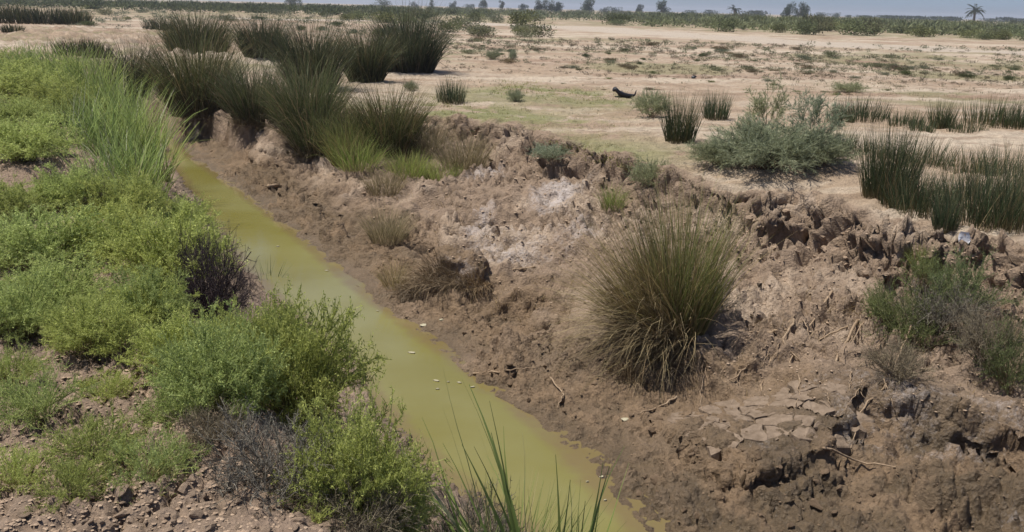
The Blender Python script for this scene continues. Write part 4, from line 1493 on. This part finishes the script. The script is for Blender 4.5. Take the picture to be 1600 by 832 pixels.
crumbs('soil_crumbs', 3000, [(0, 560), (300, 540), (420, 700), (560, 832), (420, 950), (-50, 950)], (1.5, 5), M_CLOD, 'fine dry soil crumbs strewn over the near bank')
crumbs('bank_crumbs', 900, [(660, 195), (760, 205), (1040, 300), (1340, 345), (1600, 400), (1640, 650), (1300, 640), (1000, 560), (760, 440), (560, 330), (500, 250)], (1.2, 3.5), M_CLOD, 'loose earth crumbs lying on the bank slope')
crumbs('mud_crumbs', 500, [(300, 220), (470, 290), (640, 420), (860, 530), (1150, 640), (1600, 740), (1600, 860), (1050, 860), (760, 600), (500, 400)], (1.0, 2.6), M_MUDCLOD, 'crumbs of brown mud strewn along the waterside')


def zsm(x, y):
    return sum(zat(x + .11 * math.cos(k), y + .11 * math.sin(k)) for k in range(7)) / 7


def crust_plates(px, py, rx, ry, cell, label):
    """dried crust broken into plates: every plate its own piece, with open joints between"""
    c, no = hit(px, py)
    pts = []
    for i in range(-9, 10):
        for j in range(-9, 10):
            pts.append((c.x + (i + rng.uniform(-.42, .42)) * cell, c.y + (j + rng.uniform(-.42, .42)) * cell))
    for k, (x0, y0) in enumerate(pts):
        ex, ey = (x0 - c.x) / rx, (y0 - c.y) / ry
        if ex * ex + ey * ey > rng.uniform(.75, 1.1): continue
        poly = [(x0 - cell * 1.4, y0 - cell * 1.4), (x0 + cell * 1.4, y0 - cell * 1.4), (x0 + cell * 1.4, y0 + cell * 1.4), (x0 - cell * 1.4, y0 + cell * 1.4)]
        for m_, (x1, y1) in enumerate(pts):
            if m_ == k or abs(x1 - x0) > 3 * cell or abs(y1 - y0) > 3 * cell: continue
            mx_, my_, nx_, ny_ = (x0 + x1) / 2, (y0 + y1) / 2, x1 - x0, y1 - y0
            gap = .5 * .013 * rng.uniform(.5, 1.5) * math.hypot(nx_, ny_)
            out = []
            for q in range(len(poly)):
                a_, b_ = poly[q - 1], poly[q]
                da = (a_[0] - mx_) * nx_ + (a_[1] - my_) * ny_ + gap
                db = (b_[0] - mx_) * nx_ + (b_[1] - my_) * ny_ + gap
                if (da < 0) != (db < 0):
                    t = da / (da - db)
                    out.append((a_[0] + (b_[0] - a_[0]) * t, a_[1] + (b_[1] - a_[1]) * t))
                if db < 0: out.append(b_)
            poly = out
            if len(poly) < 3: break
        if len(poly) < 3: continue
        fine = []
        for q in range(len(poly)):
            a_, b_ = np.array(poly[q - 1]), np.array(poly[q])
            L = np.linalg.norm(b_ - a_)
            for t in (.25, .5, .75, 1.0):
                w = (a_ + (b_ - a_) * t)
                if t < 1: w = w + rng.normal(0, min(.006, L * .04), 2)
                fine.append(w)
        n = len(fine)
        zc = zsm(x0, y0)
        lift = rng.uniform(.0, .012)
        tilt = rng.normal(0, .03, 2)
        top = [(p[0] - x0, p[1] - y0, .9 * (zsm(p[0], p[1]) - zc) + lift + (p[0] - x0) * tilt[0] + (p[1] - y0) * tilt[1]) for p in fine]
        inn = [(p[0] * .9, p[1] * .9, p[2] * .9 + lift * .1 + .004) for p in top]
        V = np.array(top + inn + [(p[0], p[1], p[2] - .07) for p in top] + [(0, 0, lift + .003)])
        F = []
        for q in range(n):
            w = (q + 1) % n
            F += [(q, w, n + w), (q, n + w, n + q), (2 * n + q, 2 * n + w, w), (2 * n + q, w, q), (n + q, n + w, 3 * n)]
        o = link('mud_plate', mesh_np('mud_plate', V, np.array(F), None, M_CRUST), ground)
        o.location = (x0, y0, zc)


crust_plates(1195, 650, .62, .42, .17, '')


def stick(name, pxs, r0, r1, label, cat='root', lift=.008, mat=M_ROOT, wob=.01):
    pts = []
    for i, (px, py) in enumerate(pxs):
        loc, no = hit(px, py)
        pts.append(np.array(loc) + np.array(no) * (lift + (0.008 if 0 < i < len(pxs) - 1 else -.008)))
    pts = np.array(pts)
    s = np.linspace(0, len(pts) - 1, len(pts) * 4)
    q = np.stack([np.interp(s, np.arange(len(pts)), pts[:, k]) for k in range(3)], -1)
    q += rng.normal(0, wob * .5, q.shape)
    ac = Acc()
    tube(ac, q, r0, r1, (1, 1, 1), 6)
    o = ac.build(name, mat, None, True)
    tag(o, label, cat, 'bare roots and sticks on the bank')


STK = [([(1230, 515), (1200, 520), (1170, 519), (1120, 530)], .014, .006, 'dark bare root running level on the bank beside the golden tussock'),
       ([(1340, 500), (1310, 560), (1290, 600)], .013, .005, 'long pale root running down the bank to the cracked crust'),
       ([(1360, 490), (1320, 510), (1280, 530), (1240, 560)], .011, .004, 'pale forked root slanting across the bank slope'),
       ([(1300, 455), (1270, 500), (1235, 560), (1230, 590)], .010, .004, 'thin root hanging down from the crumbled rim'),
       ([(1240, 500), (1225, 535), (1250, 565)], .012, .005, 'short kinked dark root on the dry slope'),
       ([(1385, 600), (1350, 640), (1330, 700)], .008, .003, 'thin stem lying across the broken crust edge'),
       ([(1430, 500), (1400, 560), (1395, 590)], .009, .004, 'dry stem standing beside the hanging green bush'),
       ([(740, 585), (790, 578), (840, 575)], .008, .004, 'straight pale stick lying near the water line'),
       ([(860, 590), (880, 615), (870, 640)], .007, .003, 'short bent stick on the trampled mud'),
       ([(420, 292), (440, 290)], .03, .025, 'dark piece of wood lying on the drying mud'),
       ([(835, 418), (800, 422)], .014, .010, 'short pale stick on the slumped shelf'),
       ([(1290, 700), (1340, 720), (1400, 730)], .008, .004, 'pale stick under the broken crust edge'),
       ([(1180, 560), (1150, 590), (1120, 600)], .008, .003, 'thin pale root crossing the slope near dead blades'),
       ([(1390, 470), (1345, 505), (1330, 540)], .009, .003, 'pale root trailing below the grey green bush'),
       ([(1205, 560), (1190, 610), (1210, 650)], .008, .003, 'thin root lying over the cracked crust'),
       ([(1060, 620), (1020, 640), (985, 650)], .008, .003, 'dry stem lying on the mud below the golden tussock')]
for pxs, r0, r1, lab in STK:
    stick('bare_root', pxs, r0, r1, lab)

for k in range(34):
    px, py = rnd_in([(1170, 490), (1420, 470), (1400, 600), (1250, 640), (1100, 610), (1060, 560)])
    a_ = rng.uniform(1.2, 2.6)
    l_ = rng.uniform(25, 75)
    pts = [(px, py), (px + math.cos(a_) * l_ * .5 + rng.uniform(-8, 8), py + math.sin(a_) * l_ * .5), (px + math.cos(a_) * l_, py + math.sin(a_) * l_)]
    stick('bare_root', pts, .0045, .0015, 'thin pale rootlet trailing down the dry slope above the cracked crust')

# floating scraps and pale chips
for px, py, w in [(682, 596, 16), (718, 599, 12), (684, 609, 10), (700, 598, 7), (738, 606, 12), (643, 552, 18), (918, 754, 8), (946, 783, 9),
                  (434, 386, 8), (510, 424, 10), (590, 487, 7)]:
    x, y = P(px, py, WATER)
    m = pxm(Vector((x, y, WATER)))
    ac = Acc()
    k = 7
    an = np.linspace(0, 6.28, k, endpoint=False)
    r = rng.uniform(.6, 1.1, k) * w * m * .34
    top = np.stack([np.cos(an) * r, np.sin(an) * r * .45, np.full(k, .008)], -1)
    bot = top * np.array([1, 1, 0]) + np.array([0, 0, -.004])
    V = np.concatenate([top, bot, [[0, 0, .012]]])
    F = [[i, (i + 1) % k, 2 * k] for i in range(k)] + [[i, k + i, (i + 1) % k] for i in range(k)] + [[(i + 1) % k, k + i, k + (i + 1) % k] for i in range(k)]
    ac.add(V, np.array(F), np.ones(3))
    o = ac.build('floating_scrap', M_CHIP)
    o.location = (x, y, WATER + .001)
    o.rotation_euler = (0, 0, rng.uniform(-.5, .5))
    tag(o, 'small pale scrap floating on the olive water', 'scrap', 'scraps floating on the ditch water')

# white plastic strip on the rim
loc, no = hit(1500, 392)
ac = Acc()
w, h = .05, .16
gx, gz = np.meshgrid(np.linspace(-1, 1, 5), np.linspace(0, 1, 7))
sx = gx * w * (.45 + .55 * gz) + .05 * gz
V = np.stack([sx, .03 * np.sin(gz * 5 + gx * 2) + gz * .03, gz * h], -1).reshape(-1, 3)
idx = np.arange(35).reshape(7, 5)
q = np.stack([idx[:-1, :-1], idx[:-1, 1:], idx[1:, 1:], idx[1:, :-1]], -1).reshape(-1, 4)
V2 = V + np.array([0, .004, 0])
F = np.concatenate([q[:, [0, 1, 2]], q[:, [0, 2, 3]], q[:, [0, 2, 1]] + 35, q[:, [0, 3, 2]] + 35])
ac.add(np.concatenate([V, V2]), F, np.ones(3))
o = ac.build('plastic_scrap', M_PLASTIC, None, True)
o.location = loc
tag(o, 'torn strip of white plastic standing at the sandy bank rim', 'plastic scrap')

# pale stones on the bank
for px, py, r in [(662, 508, 9), (690, 500, 7), (975, 655, 11), (940, 745, 6), (1018, 470, 7)]:
    loc, no = hit(px, py)
    o = link('pale_stone', clod_mesh('pale_stone', 1.0, M_CHIP, int(px)))
    r = r * .7 * pxm(loc)
    o.location = loc
    o.scale = (r, r * .8, r * .6)
    tag(o, 'small pale stone lying on the brown mud', 'stone', 'pale stones on the mud')

# black lump far out on the flat
loc, no = hit(1084, 123)
o = link('black_lump', clod_mesh('black_lump', 1.0, M_BLACK, 77))
r = 5.5 * pxm(loc)
o.location = (loc.x, loc.y, loc.z + r * .3)
o.scale = (r, r * .7, r * .8)
tag(o, 'small black lump lying on the pale sandy flat', 'lump')


# black curled scrap on the plain, bird-like in outline
def black_scrap():
    loc, no = hit(976, 153)
    L = 38 * pxm(loc)
    root = empty('black_scrap', (loc.x, loc.y, loc.z - .03 * L))
    ring = [(-.52, .42, .04, .03), (-.48, .45, .095, .09), (-.40, .46, .13, .12), (-.32, .38, .15, .15), (-.25, .29, .155, .17), (-.15, .21, .16, .15),
            (-.02, .17, .15, .12), (.14, .15, .13, .10), (.26, .15, .10, .085), (.36, .16, .07, .06), (.42, .19, .04, .04)]
    ns = 14
    an = np.linspace(0, 2 * math.pi, ns, endpoint=False)
    V = np.concatenate([np.stack([np.full(ns, x), ry * np.cos(an), z + rz * np.sin(an)], -1) * (1 + rng.uniform(-.07, .07, (ns, 1)) * np.array([0, 1, 1])) for x, z, ry, rz in ring]) * L
    k = len(ring)
    idx = np.arange(k * ns).reshape(k, ns)
    nx = np.roll(idx, -1, 1)
    q = np.stack([idx[:-1], idx[1:], nx[1:], nx[:-1]], -1).reshape(-1, 4)
    caps = [[0, j + 1, j] for j in range(1, ns - 1)] + [[idx[-1, 0], idx[-1, j], idx[-1, j + 1]] for j in range(1, ns - 1)]
    ac = Acc()
    ac.add(V, np.concatenate([q[:, [0, 1, 2]], q[:, [0, 2, 3]], np.array(caps)[:, ::-1]]), np.ones(3))
    ac.build('lump', M_BLACK, root, True)
    ac = Acc()
    tube(ac, np.array([(.34, 0, .15), (.41, 0, .20), (.435, 0, .31), (.46, .01, .43)]) * L, .05 * L, .018 * L, (1, 1, 1), 6)
    ac.build('upright_tip', M_BLACK, root)
    ac = Acc()
    tube(ac, np.array([(.1, -.1, .04), (.3, -.12, .045), (.55, -.1, .04)]) * L, .03 * L, .015 * L, (1, 1, 1), 6)  # black rod modelled in place of the scrap's thin cast shadow, no real part
    ac.build('shadow_rod', M_BLACK, root)
    root.scale = (1, 1, .78)
    tag(root, 'glossy black curled scrap, bird-like in outline, lying on the plain', 'debris')


black_scrap()

# ------------------------------------------------------------------ short turf and litter (stuff)
def turf(name, polys, n, hpx, cols, label, width=.006):
    acc = Acc()
    for poly in polys:
        for _ in range(n):
            px, py = rnd_in(poly)
            loc, no = hit(px, py)
            m = pxm(loc)
            sub = Acc()
            blades(sub, 7, .05 + 3 * m, rng.uniform(*hpx) * m, width * max(1, m / .008), lean=.7, bend=.6, K=3, c_base=cols[0], c_mid=cols[1], c_tip=cols[2], dead=.15)
            for v in sub.V: v += np.array(loc)
            for v, f, c in zip(sub.V, sub.F, sub.Cc):
                acc.add(v, f, c)
    o = acc.build(name, M_LEAF)
    tag(o, label, None, None, 'stuff')


turf('short_turf', [[(840, 135), (985, 150), (980, 168), (840, 155)], [(690, 155), (790, 160), (800, 190), (690, 178)], [(780, 125), (850, 130), (840, 150), (770, 148)],
                    [(840, 215), (960, 225), (1060, 262), (1000, 268), (860, 235)], [(570, 150), (690, 150), (690, 178), (600, 178)], [(800, 170), (1000, 190), (980, 225), (820, 200)]],
     260, (3, 8), ((.22, .21, .07), (.22, .26, .06), (.30, .33, .11)), 'short yellow green turf in patches on the plain')
turf('plain_herbs', [[(700, 95), (1600, 110), (1600, 175), (1000, 200), (700, 150)], [(1200, 90), (1600, 100), (1600, 150), (1200, 150)], [(700, 120), (1000, 140), (1040, 250), (700, 180)]], 380, (4, 9),
     ((.15, .12, .07), (.12, .13, .06), (.18, .18, .1)), 'thin low herbs dotted over the dry plain')
turf('bank_litter', [[(960, 420), (1250, 420), (1560, 520), (1560, 640), (1300, 640), (980, 600)], [(560, 280), (700, 280), (900, 430), (900, 520), (640, 470)]], 300, (8, 26),
     ((.22, .16, .1), (.26, .2, .12), (.3, .24, .15)), 'dry straw and rootlets littering the bank slope', .0035)
turf('near_herbs', [[(95, 640), (290, 640), (280, 760), (100, 770)], [(0, 400), (360, 400), (380, 560), (100, 560)]], 220, (14, 34),
     ((.13, .15, .05), (.13, .19, .05), (.2, .25, .09)), 'fine green herbs growing between the clods of the near bank', .004)

# ------------------------------------------------------------------ dusty air over the plain
hb = 9000.0
V = np.array([(x, y, z) for x in (-hb, hb) for y in (-600.0, 2900.0) for z in (-3.5, 14.0)])
Fq = np.array([(0, 1, 3, 2), (4, 6, 7, 5), (0, 4, 5, 1), (2, 3, 7, 6), (0, 2, 6, 4), (1, 5, 7, 3)])
hm, hnt, hout = new_mat('dusty_air')
vol = N(hnt, 'ShaderNodeVolumePrincipled')
vol.inputs['Color'].default_value = (0.86, 0.89, 0.95, 1)
vol.inputs['Density'].default_value = 0.00042
vol.inputs['Anisotropy'].default_value = 0.2
hnt.links.new(vol.outputs[0], hout.inputs['Volume'])
hz_o = link('haze', mesh_np('haze', V, Fq, None, hm))
tag(hz_o, 'thin dusty air over the plain', None, None, 'stuff')
